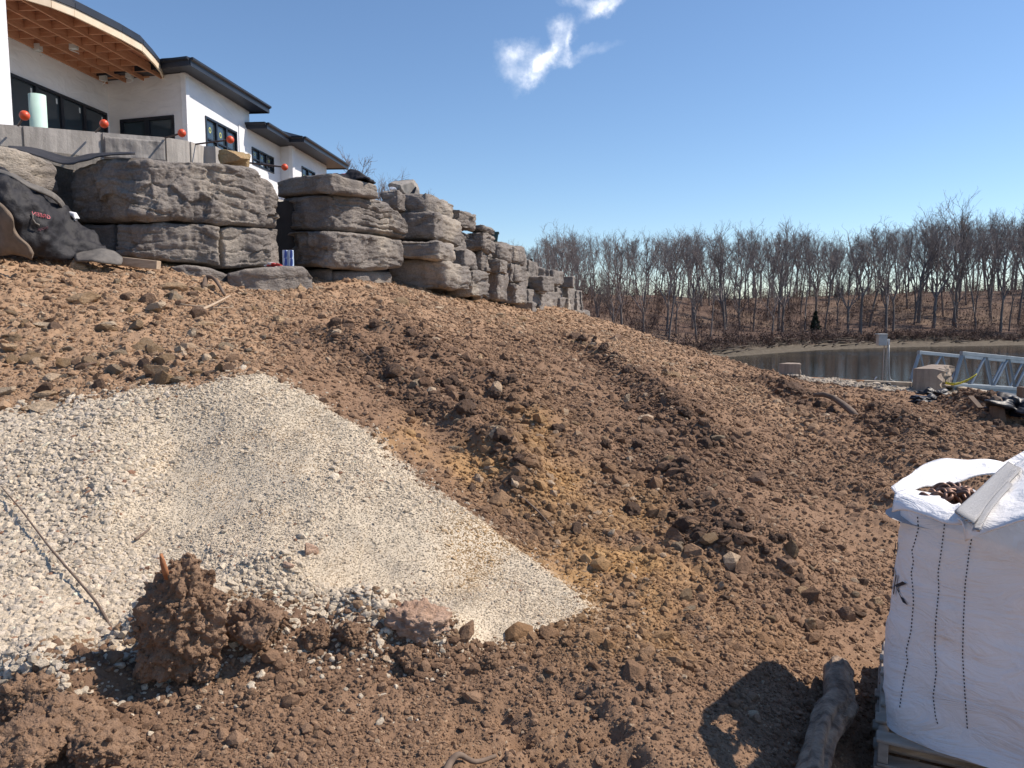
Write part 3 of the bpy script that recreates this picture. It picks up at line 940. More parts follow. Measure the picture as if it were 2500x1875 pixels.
bayblock(sub_line(A1, 350, 470, .5), [(350, 640), (470, 643)], [(350, 690), (470, 700)], 23, .10, 1.2, 26, 14)
bayblock([(418, 13.95), (500, 14.2), (566, 14.8)], [(418, 650), (450, 645), (510, 648), (566, 672)], [(418, 690), (566, 705)], 27, .12, 1.0, 36, 14, .08, 1.8)
bayblock([(556, 14.35), (640, 14.55), (720, 15.1), (768, 15.6)], [(556, 668), (600, 656), (650, 652), (700, 651), (745, 652), (768, 676)], [(556, 712), (768, 716)], 29, .10, 1.5, 50, 16, .08, 1.6)
# third bay
A2 = [(690, 18.0), (745, 17.35), (800, 16.95), (860, 17.4), (930, 18.3), (996, 19.4)]
bayblock(sub_line(A2, 676, 927, -.2), [(676, 445), (720, 430), (783, 421), (824, 423), (845, 433), (896, 443), (927, 451)], [(676, 480), (763, 470), (833, 471), (927, 484)], 31, .14, 1.6, 60, 18, .10, .5)
bayblock(sub_line(A2, 690, 992, .05), [(690, 482), (763, 474), (833, 475), (927, 487), (953, 496), (975, 525), (992, 552)], [(690, 563), (810, 560), (930, 572), (960, 578), (992, 581)], 37, .20, 1.6, 110, 46, .16, 1.7)
bayblock(sub_line(A2, 690, 978, .0), [(690, 568), (810, 564), (930, 576), (978, 588)], [(690, 648), (814, 655), (930, 660), (978, 654)], 41, .24, 1.6, 100, 44, .15, .5)
bayblock(sub_line(A2, 690, 814, .45), [(690, 653), (814, 659)], [(690, 700), (814, 702)], 43, .08, 1.2, 30, 14)
bayblock(sub_line(A2, 818, 958, .35), [(818, 661), (958, 664)], [(818, 708), (958, 712)], 47, .10, 1.2, 32, 14)

# running wall beyond: blocks with a face towards the viewer and a long sunlit flank
LDIR = np.array([.216, .976])
LNRM = np.array([.976, -.216])
def cube_grid(n):
    """unit cube with n cells per edge, welded"""
    idx = {}; V = []; Fq = []
    def vid(p):
        k = tuple(np.round(np.array(p) * n).astype(int))
        if k not in idx: idx[k] = len(V); V.append([q / n for q in k])
        return idx[k]
    for ax in range(3):
        a, b = (ax + 1) % 3, (ax + 2) % 3
        for sd in (0, 1):
            for i in range(n):
                for j in range(n):
                    q = []
                    for (di, dj) in ((0, 0), (1, 0), (1, 1), (0, 1)):
                        p = [0, 0, 0]; p[ax] = sd; p[a] = (i + di) / n; p[b] = (j + dj) / n
                        q.append(vid(p))
                    Fq.append(q if sd else q[::-1])
    return np.array(V, float), np.array(Fq)
_cg = {n: cube_grid(n) for n in (8, 14, 22)}
def cube_normal(V):
    c = V - .5
    w = np.sign(c) * np.clip(np.abs(c) * 2 - .55, 0, 1) ** 2
    return w / (np.linalg.norm(w, axis=1, keepdims=True) + 1e-9)

def corner_block(x0, y0, x1, y1, Y, length, seed, n=14, amp=.12, twist=0.0, dz=0.0):
    """front quad given by photographed outline at distance Y, running back along the wall"""
    Vc, Fc = _cg[n]
    a = P(x0, y1, Y); b = P(x1, y1, Y - .1); top = P(x0, y0, Y)[2] - a[2]
    w = b - a; w[2] = 0
    d = np.array([LDIR[0] + twist, LDIR[1], 0]) * length
    pos = a[None] + Vc[:, :1] * w[None] + Vc[:, 1:2] * d[None] + Vc[:, 2:3] * np.array([0, 0, top])[None]
    nr = cube_normal(Vc)
    R_ = np.stack([w / np.linalg.norm(w), d / np.linalg.norm(d), np.array([0, 0, 1.0])])
    N = nr @ R_
    k = np.sort(np.minimum(Vc, 1 - Vc) * np.array([np.linalg.norm(w), length, top]), axis=1)[:, 1]
    pos = pos + N * (rock_relief(pos, N, amp, seed, 1.0, 1.0) - .055 * np.clip(1 - k / .12, 0, 1))[:, None]
    me = npmesh('stone_block', pos, Fc, True)
    bm = bmesh.new(); bm.from_mesh(me); bmesh.ops.recalc_face_normals(bm, faces=bm.faces); bm.to_mesh(me); bm.free()
    o = link('stone_block', me, M_ROCK, wall_root); o.matrix_parent_inverse = WINV
    return o
# (x0, y0, x1, y1, distance, length)
for i, q in enumerate([(926, 463, 972, 512, 19.6, 1.2), (974, 471, 1040, 515, 20.2, 2.6), (972, 517, 1064, 585, 20.0, 2.4), (960, 588, 1073, 633, 19.6, 1.3), (950, 636, 1092, 706, 20.0, 2.4),
                       (1076, 512, 1124, 553, 22.4, 1.8), (1060, 556, 1106, 612, 22.4, 1.6), (1082, 610, 1136, 656, 22.0, 1.4), (1090, 658, 1160, 726, 22.4, 1.9), (1124, 564, 1182, 611, 24.4, 1.5),
                       (1134, 546, 1180, 563, 24.6, 1.5), (1128, 614, 1176, 660, 24.9, 1.4), (1140, 650, 1192, 664, 25.2, 1.8), (1168, 662, 1216, 735, 26.2, 1.6), (1184, 592, 1222, 634, 26.4, 1.8), (1190, 632, 1222, 668, 25.8, 1.2),
                       (1215, 640, 1250, 690, 28.4, 1.6), (1216, 600, 1256, 640, 28.6, 1.7), (1220, 690, 1262, 742, 28.6, 1.9)]):
    corner_block(*q, seed=60 + i, n=22, amp=.16)

# far stretch: many smaller blocks on the same line, courses stepping down to the end
def far_wall():
    rs = np.random.default_rng(5)
    s0 = 9.3
    base = np.array([-2.7, 20.0])
    n = 0
    def z_at(s, tab): return np.interp(s, [0, 9, 17.2, 28, 36], tab)
    for course in range(5):
        s = s0 + rs.uniform(0, .6)
        while s < 35.2:
            L = rs.uniform(.7, 1.9); h = rs.uniform(.5, .85)
            zb = z_at(s, [2.35, 1.9, 1.6, 1.35, 1.15]) - .35 + course * .66
            zt = z_at(s, [4.8, 4.25, 4.0, 3.3, 2.55])
            if zb > zt - .25: s += L; continue
            prot = rs.choice([0, .12, .3, .5, .8], p=[.28, .22, .2, .18, .12])
            c = base + LDIR * s + LNRM * (prot - .9)
            Vc, Fc = _cg[14]
            d3 = np.array([*LDIR, 0]); n3 = np.array([*LNRM, 0])
            hh = min(h, zt - zb + .15)
            L2 = L * .98
            rot = rs.normal(0, .13)
            d3 = np.array([d3[0] * math.cos(rot) - d3[1] * math.sin(rot), d3[0] * math.sin(rot) + d3[1] * math.cos(rot), 0]); n3 = np.array([d3[1], -d3[0], 0])
            pos = np.array([*c, zb])[None] + Vc[:, :1] * n3[None] * .95 + Vc[:, 1:2] * d3[None] * L2 + Vc[:, 2:3] * np.array([0, 0, hh])[None]
            N = cube_normal(Vc) @ np.stack([n3, d3, np.array([0, 0, 1.0])])
            pos = pos + N * (rock_relief(pos, N, .15, 200 + n, 1.0, 1.5))[:, None]
            me = npmesh('stone_block', pos, Fc, True)
            bm = bmesh.new(); bm.from_mesh(me); bmesh.ops.recalc_face_normals(bm, faces=bm.faces); bm.to_mesh(me); bm.free()
            o = link('stone_block', me, M_ROCK, wall_root); o.matrix_parent_inverse = WINV
            s += L + rs.uniform(0, .04); n += 1
far_wall()
# dark backing behind the joints
mb = MB()
pl = [(-4, 13.9 + 0), (-7.5, 14.6)]
bk = [P(-260, 500, 14.0), P(100, 500, 15.6), P(250, 500, 15.4), P(430, 500, 15.5), P(684, 500, 17.6), P(800, 500, 18.4), P(960, 500, 20.3)]
bk = [(p[0], p[1]) for p in bk] + [(-2.7 - LNRM[0] * .75 + LDIR[0] * s, 20 - LNRM[1] * .75 + LDIR[1] * s) for s in (1, 9, 17, 28, 35)]
zt = [4.6, 4.4, 4.5, 4.45, 4.2, 4.5, 4.2, 4.2, 3.9, 3.5, 2.8, 2.2]
for i in range(len(bk) - 1):
    a = np.array(bk[i]); b = np.array(bk[i + 1]); d = (b - a) / np.linalg.norm(b - a); nn = np.array([-d[1], d[0]]) * .5
    mb.hexa([(*a, .5), (*b, .5), (*b, zt[i + 1]), (*a, zt[i]), (*(a + nn), .5), (*(b + nn), .5), (*(b + nn), zt[i + 1]), (*(a + nn), zt[i])])
o = mb.build('wall_core', M_GAP, wall_root); o.matrix_parent_inverse = WINV

# dark liner hanging out over the top of the left stones
def sheet(name, rows, mat, thick=.012, parent=None, wob=.0, seed=1, smooth=True, sub=1, wfreq=4.0):
    """cloth from rows of 3-D points, given thickness; optional subdivision by interpolation"""
    A = np.array(rows, float)
    for _ in range(sub):
        B = np.zeros((A.shape[0] * 2 - 1, A.shape[1], 3)); B[::2] = A; B[1::2] = (A[:-1] + A[1:]) / 2
        C = np.zeros((B.shape[0], B.shape[1] * 2 - 1, 3)); C[:, ::2] = B; C[:, 1::2] = (B[:, :-1] + B[:, 1:]) / 2
        A = C.copy()
        A[1:-1] = (C[:-2] + 2 * C[1:-1] + C[2:]) / 4; t_ = A.copy(); A[:, 1:-1] = (t_[:, :-2] + 2 * t_[:, 1:-1] + t_[:, 2:]) / 4
    nr_, nc_ = A.shape[:2]
    du = np.gradient(A, axis=1); dv = np.gradient(A, axis=0)
    N = np.cross(du, dv); N /= (np.linalg.norm(N, axis=2, keepdims=True) + 1e-9)
    if wob: A = A + N * (wob * fbm3(A.reshape(-1, 3) * wfreq + seed, 3, seed).reshape(nr_, nc_))[:, :, None]
    Vt = np.concatenate([A.reshape(-1, 3), (A - N * thick).reshape(-1, 3)])
    F1 = grid_faces(nr_, nc_); nv = nr_ * nc_
    rim = np.array(list(range(nc_)) + [i * nc_ + nc_ - 1 for i in range(1, nr_)] + [(nr_ - 1) * nc_ + j for j in range(nc_ - 2, -1, -1)] + [i * nc_ for i in range(nr_ - 2, 0, -1)])
    r2 = np.roll(rim, -1)
    me = npmesh(name, Vt, np.concatenate([F1, F1[:, ::-1] + nv, np.stack([r2, rim, rim + nv, r2 + nv], 1)]), smooth)
    bm = bmesh.new(); bm.from_mesh(me); bmesh.ops.recalc_face_normals(bm, faces=bm.faces); bm.to_mesh(me); bm.free()
    return link(name, me, mat, parent)
M_LINER = simple('black_liner', (.012, .013, .018, 1), (.03, .03, .036, 1), 3, .7, .4, 9, .03)
lt = [(20, 357, 15.2), (60, 358, 15.3), (120, 372, 15.5), (165, 390, 15.6), (215, 378, 15.3), (260, 374, 15.0), (330, 374, 14.8)]
lb = [(20, 366, 14.3), (60, 370, 14.4), (120, 394, 14.5), (165, 406, 14.6), (215, 390, 14.35), (260, 381, 14.1), (330, 378, 13.95)]
o = sheet('liner', [[P(*q) for q in lt], [P(a, (b + d) / 2 - 1, (c + f) / 2) for (a, b, c), (_, d, f) in zip(lt, lb)], [P(*q) for q in lb]], M_LINER, .02, None, .03, 3, True, 2)
tag(o, 'black liner membrane lapped over the top of the left wall stones', 'liner')
# ================================================================== HOUSE
M_WRAP = None
def wrap_mat():
    t = NT('white_house_wrap')
    c = t.mix(t.ramp(t.noise(.9, 4, .6), [(.3, (0, 0, 0)), (.75, (1, 1, 1))]), (.68, .685, .71, 1), (.79, .795, .82, 1))
    h = t.noise(1.3, 2, .5, dist=1.2, stretch=(1, 1, 2.2))
    t.bump(h, .3, .12)
    return t.fin(c, .55, 0, .3)
M_WRAP = wrap_mat()
M_NAVY = simple('dark_navy_metal', (.012, .015, .024, 1), (.020, .024, .036, 1), 2, .45, 0)
M_FRAME = simple('black_window_frame', (.008, .010, .018, 1), (.014, .017, .026, 1), 3, .4, 0)
def glass_mat():
    t = NT('dark_window_glass')
    m = t.fin(t.mix(t.noise(.6, 2, .5), (.020, .030, .042, 1), (.045, .062, .075, 1)), .06, 0, .6)
    return m
M_GLASS = glass_mat()
M_WOOD = simple('bare_framing_lumber', (.44, .21, .12, 1), (.58, .32, .19, 1), 3, .8, .2, 20, .004, stretch=(1, 1, 6))
M_PLY = simple('sheathing_ply', (.32, .13, .075, 1), (.44, .20, .115, 1), 2.2, .85, .2, 12)
M_FASCIA = simple('pale_lumber_fascia', (.62, .50, .36, 1), (.74, .62, .47, 1), 3, .75, .2, 18, .004)
M_STICK = simple('yellow_sticker', (.40, .42, .12, 1), (.46, .48, .16, 1), 3, .6, 0)
M_STICKW = simple('white_sticker', (.55, .58, .58, 1), (.66, .68, .68, 1), 3, .6, 0)

house = empty('house', (-12, 26, 5.4))
tag(house, 'unfinished modern lake house wrapped in white with dark metal roof and eaves', 'house')
HINV = Matrix.Translation((12, -26, -5.4))
def hp(o, par=None):
    """make o a part of the house (or of one of its parts)"""
    if par is None: o.parent = house; o.matrix_parent_inverse = HINV
    else: o.parent = par; o.matrix_parent_inverse = par.matrix_world.inverted() if False else Matrix.Identity(4)
    return o

def hdir(px):
    d = ray(px, 756); d = np.array([d[0], d[1], 0]); return d / np.linalg.norm(d)
UB = hdir(1400)                         # long walls run this way, away from the viewer
UA = hdir(-4840)                        # cross walls, to the left and slightly away
Z_SOF = 9.30
class Plane:
    def __init__(s, p0, d): s.p = np.array([p0[0], p0[1], 0.0]); s.d = d; s.n = np.array([d[1], -d[0], 0])
    def hit(s, px, py):
        r = ray(px, py); t = ((s.p - CAM) @ s.n) / (r @ s.n); return CAM + r * t
    def s_of(s, q): return float((q - s.p) @ s.d)
    def pt(s, a, z, off=0.0): q = s.p + s.d * a + s.n * off; return (q[0], q[1], z)
C1 = Pz(452, 176, Z_SOF)                # near corner of the main block
PB = Plane(C1, UB); PA = Plane(C1, UA)
C2 = PB.hit(608, 266)
CA = PA.hit(262, 222)                   # inner corner of the recess
PW = Plane(CA, -UB)                     # window wall running towards the viewer
if PA.n[1] > 0: PA.n = -PA.n
if PB.n[0] < 0: PB.n = -PB.n
if PW.n[0] < 0: PW.n = -PW.n

def wall_panel(pl, s0, s1, z0, z1, holes=(), thick=.16, name='wall'):
    """wall with rectangular openings, built from cells"""
    ss = sorted(set([s0, s1] + [h[0] for h in holes] + [h[1] for h in holes]))
    zs = sorted(set([z0, z1] + [h[2] for h in holes] + [h[3] for h in holes]))
    mb = MB()
    for i in range(len(ss) - 1):
        for j in range(len(zs) - 1):
            a, b, c, d = ss[i], ss[i + 1], zs[j], zs[j + 1]
            if any(h[0] - 1e-6 <= a and b <= h[1] + 1e-6 and h[2] - 1e-6 <= c and d <= h[3] + 1e-6 for h in holes): continue
            mb.hexa([pl.pt(a, c), pl.pt(b, c), pl.pt(b, d), pl.pt(a, d), pl.pt(a, c, -thick), pl.pt(b, c, -thick), pl.pt(b, d, -thick), pl.pt(a, d, -thick)])
    return hp(mb.build(name, M_WRAP))

def window(pl, s0, s1, z0, z1, cols, rows, label=None, fw=.07, stickers=True, mw=.05, rowfr=None):
    mb = MB(); off0, off1 = -.10, .035
    def bar(a, b, c, d, o0=off0, o1=off1):
        mb.hexa([pl.pt(a, c, o0), pl.pt(b, c, o0), pl.pt(b, d, o0), pl.pt(a, d, o0), pl.pt(a, c, o1), pl.pt(b, c, o1), pl.pt(b, d, o1), pl.pt(a, d, o1)])
    bar(s0, s1, z0, z0 + fw); bar(s0, s1, z1 - fw, z1); bar(s0, s0 + fw, z0 + fw, z1 - fw); bar(s1 - fw, s1, z0 + fw, z1 - fw)
    cs = [s0 + fw + (s1 - s0 - 2 * fw) * i / cols for i in range(cols + 1)]
    rowfr = rowfr or [i / rows for i in range(rows + 1)]
    rs_ = [z0 + fw + (z1 - z0 - 2 * fw) * f for f in rowfr]
    for c in cs[1:-1]: bar(c - mw, c + mw, z0 + fw, z1 - fw, off0, off1 - .012)
    for r_ in rs_[1:-1]:
        for i in range(cols):
            bar(cs[i] + (mw if i else 0), cs[i + 1] - (mw if i < cols - 1 else 0), r_ - .025, r_ + .025, off0, off1 - .02)
    w = hp(mb.build('window', M_FRAME))
    if label: w['label'] = label
    for i in range(cols):
        for j in range(rows):
            a, b, c, d = cs[i] + (mw if i else 0), cs[i + 1] - (mw if i < cols - 1 else 0), rs_[j] + (.025 if j else 0), rs_[j + 1] - (.025 if j < rows - 1 else 0)
            g = MB(); g.hexa([pl.pt(a, c, -.07), pl.pt(b, c, -.07), pl.pt(b, d, -.07), pl.pt(a, d, -.07), pl.pt(a, c, -.045), pl.pt(b, c, -.045), pl.pt(b, d, -.045), pl.pt(a, d, -.045)])
            p_ = g.build('pane', M_GLASS); sub_part(p_, w)
            if stickers:
                m, zc = (a + b) / 2, (c + d) / 2
                q = MB(); hw, hh = min(.09, (b - a) * .15), min(.11, (d - c) * .16)
                n_ = 14 if j == rows - 1 else 4
                ring = [pl.pt(m + hw * math.cos(6.283 * k / n_ + .785 * (n_ == 4)), zc + hh * math.sin(6.283 * k / n_ + .785 * (n_ == 4)), -.042) for k in range(n_)]
                ring2 = [pl.pt(m + hw * .55 * math.cos(6.283 * k / n_ + .785 * (n_ == 4)), zc + hh * .55 * math.sin(6.283 * k / n_ + .785 * (n_ == 4)), -.042) for k in range(n_)]
                q.add(ring + ring2, [(k, (k + 1) % n_, n_ + (k + 1) % n_, n_ + k) for k in range(n_)])
                sub_part(q.build('sticker', M_STICK if j == rows - 1 else M_STICKW), w)
                q = MB(); a2, d2 = a + .06, d - .08
                q.add([pl.pt(a2, d2 - .16, -.042), pl.pt(a2 + .07, d2 - .16, -.042), pl.pt(a2 + .07, d2, -.042), pl.pt(a2, d2, -.042)], [(0, 1, 2, 3)])
                sub_part(q.build('sticker', M_STICKW), w)
    return w
def sub_part(o, w):
    o.parent = w; o.matrix_parent_inverse = (HINV.inverted() @ Matrix.Identity(4)).inverted() if False else Matrix.Identity(4)
    return o

def srange(pl, q1, q2):
    a, b = pl.hit(*q1), pl.hit(*q2)
    return pl.s_of(a), pl.s_of(b), a[2], b[2]
sB = PB.s_of(C2)
# windows measured on their wall planes
s0, s1, zt, _ = srange(PB, (500, 282), (577, 322)); _, _, zb_, _ = srange(PB, (580, 381), (580, 381))
wB = (s0, s1, min(zb_, zt - 1.5), zt)
ZF = 5.2
wall_panel(PB, 0, sB, ZF, Z_SOF - .012, [wB])
window(PB, *wB[:2], wB[2], wB[3], 3, 2, 'tall three-light window in the sunlit wall', rowfr=[0, .52, 1])
sA = PA.s_of(CA)
a0, a1, zt, _ = srange(PA, (425, 281), (294, 294)); zb_ = PA.hit(425, 350)[2]
wA = (min(a0, a1), max(a0, a1), zb_ - .6, zt)
wall_panel(PA, .002, sA, ZF, Z_SOF - .014, [wA])
window(PA, wA[0], wA[1], wA[2], wA[3], 2, 1, 'wide two-light window in the shaded cross wall', stickers=False, fw=.1, mw=.09)
q = PW.hit(258, 276); zt = q[2]; w0 = .12
w1 = PW.s_of(PW.hit(-60, 130)); zb_ = ZF + .15
wall_panel(PW, .003, w1 + 1.2, ZF, Z_SOF + .0, [(w0, w1, zb_, zt)])
window(PW, w0, w1, zb_, zt, 5, 1, 'long sliding window wall under the canopy', fw=.08, mw=.07)
# far end wall of the main block and the low wing behind it
Z2 = 8.6
C3 = Pz(611, 317, Z2); PC = Plane(C3, UB); C4 = PC.hit(684, 356)
PE0 = Pz(713, 355, Z2); PE = Plane(PE0, UB); C5 = PE.hit(797, 401)
for pl in (PC, PE):
    if pl.n[0] < 0: pl.n = -pl.n
sC = PC.s_of(C4); sE = PE.s_of(C5)
back = -UB
c0, c1, zt, _ = srange(PC, (614, 358), (667, 386)); zb_ = PC.hit(667, 424)[2]
wC = (max(c0, -.6), c1, zb_, zt)
wall_panel(PC, -1.0, sC, ZF, Z2 - .012, [wC]); window(PC, *wC[:2], wC[2], wC[3], 3, 2, 'six-pane window of the rear wing', fw=.05, mw=.035, rowfr=[0, .35, 1])
dd = (PE0 - C4); dd[2] = 0; dD = dd / np.linalg.norm(dd); PD = Plane(C4, dD)
if PD.n[1] > 0: PD.n = -PD.n
wall_panel(PD, 0, np.linalg.norm(dd) - .002, ZF, Z2 - .016)
e0, e1, zt, _ = srange(PE, (736, 405), (768, 421))
wall_panel(PE, 0, sE, ZF, Z2 - .012, [(e0, e1, zt - 1.4, zt)]); window(PE, e0, e1, zt - 1.4, zt, 2, 2, 'small window at the end of the rear wing', fw=.05, mw=.035)
# end walls turning back
for pl_, c in ((PB, sB), (PE, sE)):
    q = pl_.p + pl_.d * c
    e = Plane(q, np.array([-pl_.n[0], -pl_.n[1], 0])); e.n = np.array(UB)
    wall_panel(e, .16, 4.0, ZF, (Z_SOF if pl_ is PB else Z2) - .02)

def eave(outline, z, fas_h, drop, name='roof', ridge_in=3.2, rise=1.35, seam=.45, centre=None):
    """soffit slab + fascia + hipped metal roof over a plan outline (list of xy, counter-clockwise)"""
    n = len(outline)
    # soffit
    mb = MB(); mb.add([(x, y, z) for x, y in outline] + [(x, y, z + .03) for x, y in outline], [tuple(range(n)), tuple(range(2 * n - 1, n - 1, -1))] + [(i, (i + 1) % n, n + (i + 1) % n, n + i) for i in range(n)])
    hp(mb.build('soffit', M_NAVY))
    for i in range(n):
        a = np.array(outline[i]); b = np.array(outline[(i + 1) % n]); d = (b - a) / np.linalg.norm(b - a); nn = np.array([d[1], -d[0]])
        mb = MB(); t = .035
        mb.hexa([(*a, z - drop), (*b, z - drop), (*b, z + fas_h), (*a, z + fas_h), (*(a + nn * t), z - drop), (*(b + nn * t), z - drop), (*(b + nn * t), z + fas_h), (*(a + nn * t), z + fas_h)])
        # gutter lip
        mb.hexa([(*(a + nn * t), z + fas_h - .09), (*(b + nn * t), z + fas_h - .09), (*(b + nn * t), z + fas_h + .012), (*(a + nn * t), z + fas_h + .012), (*(a + nn * .12), z + fas_h - .05), (*(b + nn * .12), z + fas_h - .05), (*(b + nn * .12), z + fas_h + .012), (*(a + nn * .12), z + fas_h + .012)])
        hp(mb.build('fascia', M_NAVY))
    zr = z + fas_h + .015
    c = np.array(centre); top = [c + (np.array(p) - c) * (1 - ridge_in) for p in outline]
    mb = MB(); mb.add([(x, y, zr) for x, y in outline] + [(x, y, zr + rise) for x, y in top], [(i, (i + 1) % n, n + (i + 1) % n, n + i) for i in range(n)] + [tuple(range(n, 2 * n))])
    rf = hp(mb.build(name, M_NAVY))
    for i in range(n):
        a = np.array(outline[i]); b = np.array(outline[(i + 1) % n]); L = np.linalg.norm(b - a); m = max(int(L / seam), 1)
        ta, tb = top[i], top[(i + 1) % n]
        for k in range(1, m):
            f = k / m
            p0 = a + (b - a) * f; p1 = ta + (tb - ta) * f
            s_ = MB().beam((*p0, zr + .012), (*p1, zr + rise + .012), .03, .035); sub_part(s_.build('roof_seam', M_NAVY), rf)
    return rf

E1 = Pz(463, 157, Z_SOF); E2 = Pz(656, 274, Z_SOF)
L1 = E1 + UA * 5.2; L2 = E2 + np.array([-1, .1, 0]) * 7
eave([tuple(E1[:2]), tuple(E2[:2]), tuple(L2[:2]), tuple(L1[:2])], Z_SOF, .20, .04, 'roof', .62, .62, .42, tuple(((E1 + E2 + L1 + L2) / 4)[:2]))
G1 = Pz(609, 300, Z2) ; G1 = PC.p + PC.d * (-.3) + PC.n * .75
G2 = PC.p + PC.d * (sC + .1) + PC.n * .75
G3 = PD.p + PD.n * .75 + PE.n * (np.linalg.norm(dd) + .75) ; G4 = PE.p + PE.d * (sE + .85) + PE.n * .75
G3 = PE.p - PE.d * .75 + PE.n * .75
G2 = PC.p + PC.d * (PC.s_of(G3)) + PC.n * .75
ow = [tuple(G1[:2]), tuple(G2[:2]), tuple(G3[:2]), tuple(G4[:2]), tuple((G4 + np.array([-6, .4, 0]))[:2]), tuple((G1 + np.array([-4.4, .4, 0]))[:2])]
eave(ow, Z2, .18, .04, 'roof', .6, .42, .42, tuple(np.mean(np.array(ow), 0)))

# curved timber canopy over the terrace
ZC = 9.17
cv = [(-260, -130), (-120, -70), (-30, -34), (62, 1), (123, 19), (179, 41), (239, 70), (294, 97), (344, 125), (374, 157), (390, 177), (398, 197), (404, 209)]
curve = [Pz(a, b, ZC) for a, b in cv]
wl_end = PW.p + PW.d * (w1 + 1.2); wl0 = PW.p
poly = [p[:2] for p in curve] + [CA[:2] + UA[:2] * -.02, wl_end[:2]]
poly = np.array(poly)
can = MB()
n = len(poly)
can.add([(x, y, ZC + .30) for x, y in poly] + [(x, y, ZC + .33) for x, y in poly], [tuple(range(n)), tuple(range(2 * n - 1, n - 1, -1))] + [(i, (i + 1) % n, n + (i + 1) % n, n + i) for i in range(n)])
canopy = hp(can.build('canopy', M_PLY)); canopy['label'] = 'curved canopy framed in bare reddish lumber'
rc = MB(); rc.add([(x, y, ZC + .335) for x, y in poly] + [(x, y, ZC + .44) for x, y in poly], [tuple(range(n)), tuple(range(2 * n - 1, n - 1, -1))] + [(i, (i + 1) % n, n + (i + 1) % n, n + i) for i in range(n)])
sub_part(rc.build('roof_sheet', M_NAVY), canopy)
for i in range(len(curve) - 1):
    a, b = curve[i], curve[i + 1]; d = (b - a); d /= np.linalg.norm(d); nn = np.array([d[1], -d[0], 0]) * .05
    f = MB(); f.hexa([a, b, b + (0, 0, .20), a + (0, 0, .20), a + nn, b + nn, b + nn + (0, 0, .20), a + nn + (0, 0, .20)])
    sub_part(f.build('fascia_board', M_FASCIA), canopy)
    f = MB(); n3 = nn * 1.6
    f.hexa([a + (0, 0, .205), b + (0, 0, .205), b + (0, 0, .33), a + (0, 0, .33), a + n3 + (0, 0, .205), b + n3 + (0, 0, .205), b + n3 + (0, 0, .33), a + n3 + (0, 0, .33)])
    sub_part(f.build('roof_edge', M_NAVY), canopy)
# joists parallel to the window wall, blocking across them
def clip(o, d):
    """interval of the line o + t d inside the canopy polygon"""
    ts = []
    for i in range(n):
        a, b = poly[i], poly[(i + 1) % n]; e = b - a; den = d[0] * e[1] - d[1] * e[0]
        if abs(den) < 1e-9: continue
        t = ((a[0] - o[0]) * e[1] - (a[1] - o[1]) * e[0]) / den; u = ((a[0] - o[0]) * d[1] - (a[1] - o[1]) * d[0]) / den
        if 0 <= u <= 1: ts.append(t)
    return (min(ts), max(ts)) if len(ts) >= 2 else None
jd = -UB[:2]; jn = np.array([UB[1], -UB[0]])
offs = [.05, .75, 1.45, 2.15, 2.85, 3.55]
for k_, of in enumerate(offs):
    o = CA[:2] + jn * of
    c = clip(o, jd)
    if c is None or c[1] - c[0] < .15: continue
    a = o + jd * (c[0] + .06); b = o + jd * (c[1] - .06)
    sub_part(MB().beam((*a, ZC + .135), (*b, ZC + .135), .045, .27).build('joist', M_WOOD), canopy)
for k_ in range(0, 17):
    for m_ in range(len(offs) - 1):
        t = .35 + k_ * .62 + (.12 if m_ % 2 else 0)
        a = CA[:2] + jn * (offs[m_] + .03) + jd * t; b = CA[:2] + jn * (offs[m_ + 1] - .03) + jd * t
        if not (inside(np.array([a[0]]), np.array([a[1]]), poly)[0] and inside(np.array([b[0]]), np.array([b[1]]), poly)[0]): continue
        sub_part(MB().beam((*a, ZC + .175), (*b, ZC + .175), .04, .19).build('blocking', M_WOOD), canopy)
for k_, (px, py) in enumerate([(180, 112), (92, 116), (316, 184), (252, 190)]):      # junction boxes and loose wires
    q = Pz(px, py, ZC + .05)
    sub_part(MB().box(q - .09, q + .09).build('junction_box', M_STICKW), canopy)
    pts = [q + np.array([.1 * math.sin(t * 2.1 + k_), .1 * math.cos(t * 1.7), -.05 * t]) for t in np.linspace(0, 4, 9)]
    sub_part(MB().tube(pts, .012, 5).build('wire', M_STICKW), canopy)
# white pillar at the left edge carrying the canopy
pc = Pz(31, 303, 5.9); Ypil = 17.4
a = P(15, 0, Ypil + 1.0); b = P(31, 303, Ypil + 1.0)
xr = (a[0] + b[0]) / 2
hp(MB().box((xr - 1.1, Ypil, ZF), (xr, Ypil + 1.0, ZC + .28)).build('pillar', M_WRAP))

# ------------------------------------------------------------------ low concrete terrace wall with capped steel rods
M_CONC = None
def conc_mat(name, c1, c2):
    t = NT(name)
    c = t.mix(t.ramp(t.noise(1.4, 6, .65), [(.3, (0, 0, 0)), (.7, (1, 1, 1))]), c1, c2)
    st = t.ramp(t.noise(2.2, 3, .6, stretch=(4, 4, .35)), [(.42, (.82, .82, .82)), (.6, (1.06, 1.06, 1.06))])
    c = t.mix(1.0, c, st, 'MULTIPLY')
    t.bump(t.math('ADD', t.noise(9, 6, .7), t.math('MULTIPLY', t.noise(50, 3, .6), .3)), .5, .03)
    return t.fin(c, .9, 0, .25)
M_CONC = conc_mat('grey_concrete', (.33, .31, .285, 1), (.46, .43, .395, 1))
ZT = 5.9
tw = [(-160, 296), (0, 303), (51, 307), (57, 307.4), (150, 315), (245, 323), (251, 323.4), (346, 331), (401, 335), (406, 335.6), (460, 344), (466, 346), (498, 357), (504, 360), (540, 378), (575, 398)]
twp = [Pz(a, b, ZT + .25 * (a - 230) / 460) for a, b in tw]
terr = empty('terrace_wall', (twp[5][0], twp[5][1], 4.4)); tag(terr, 'curved low grey concrete wall in front of the house above the stones', 'concrete wall')
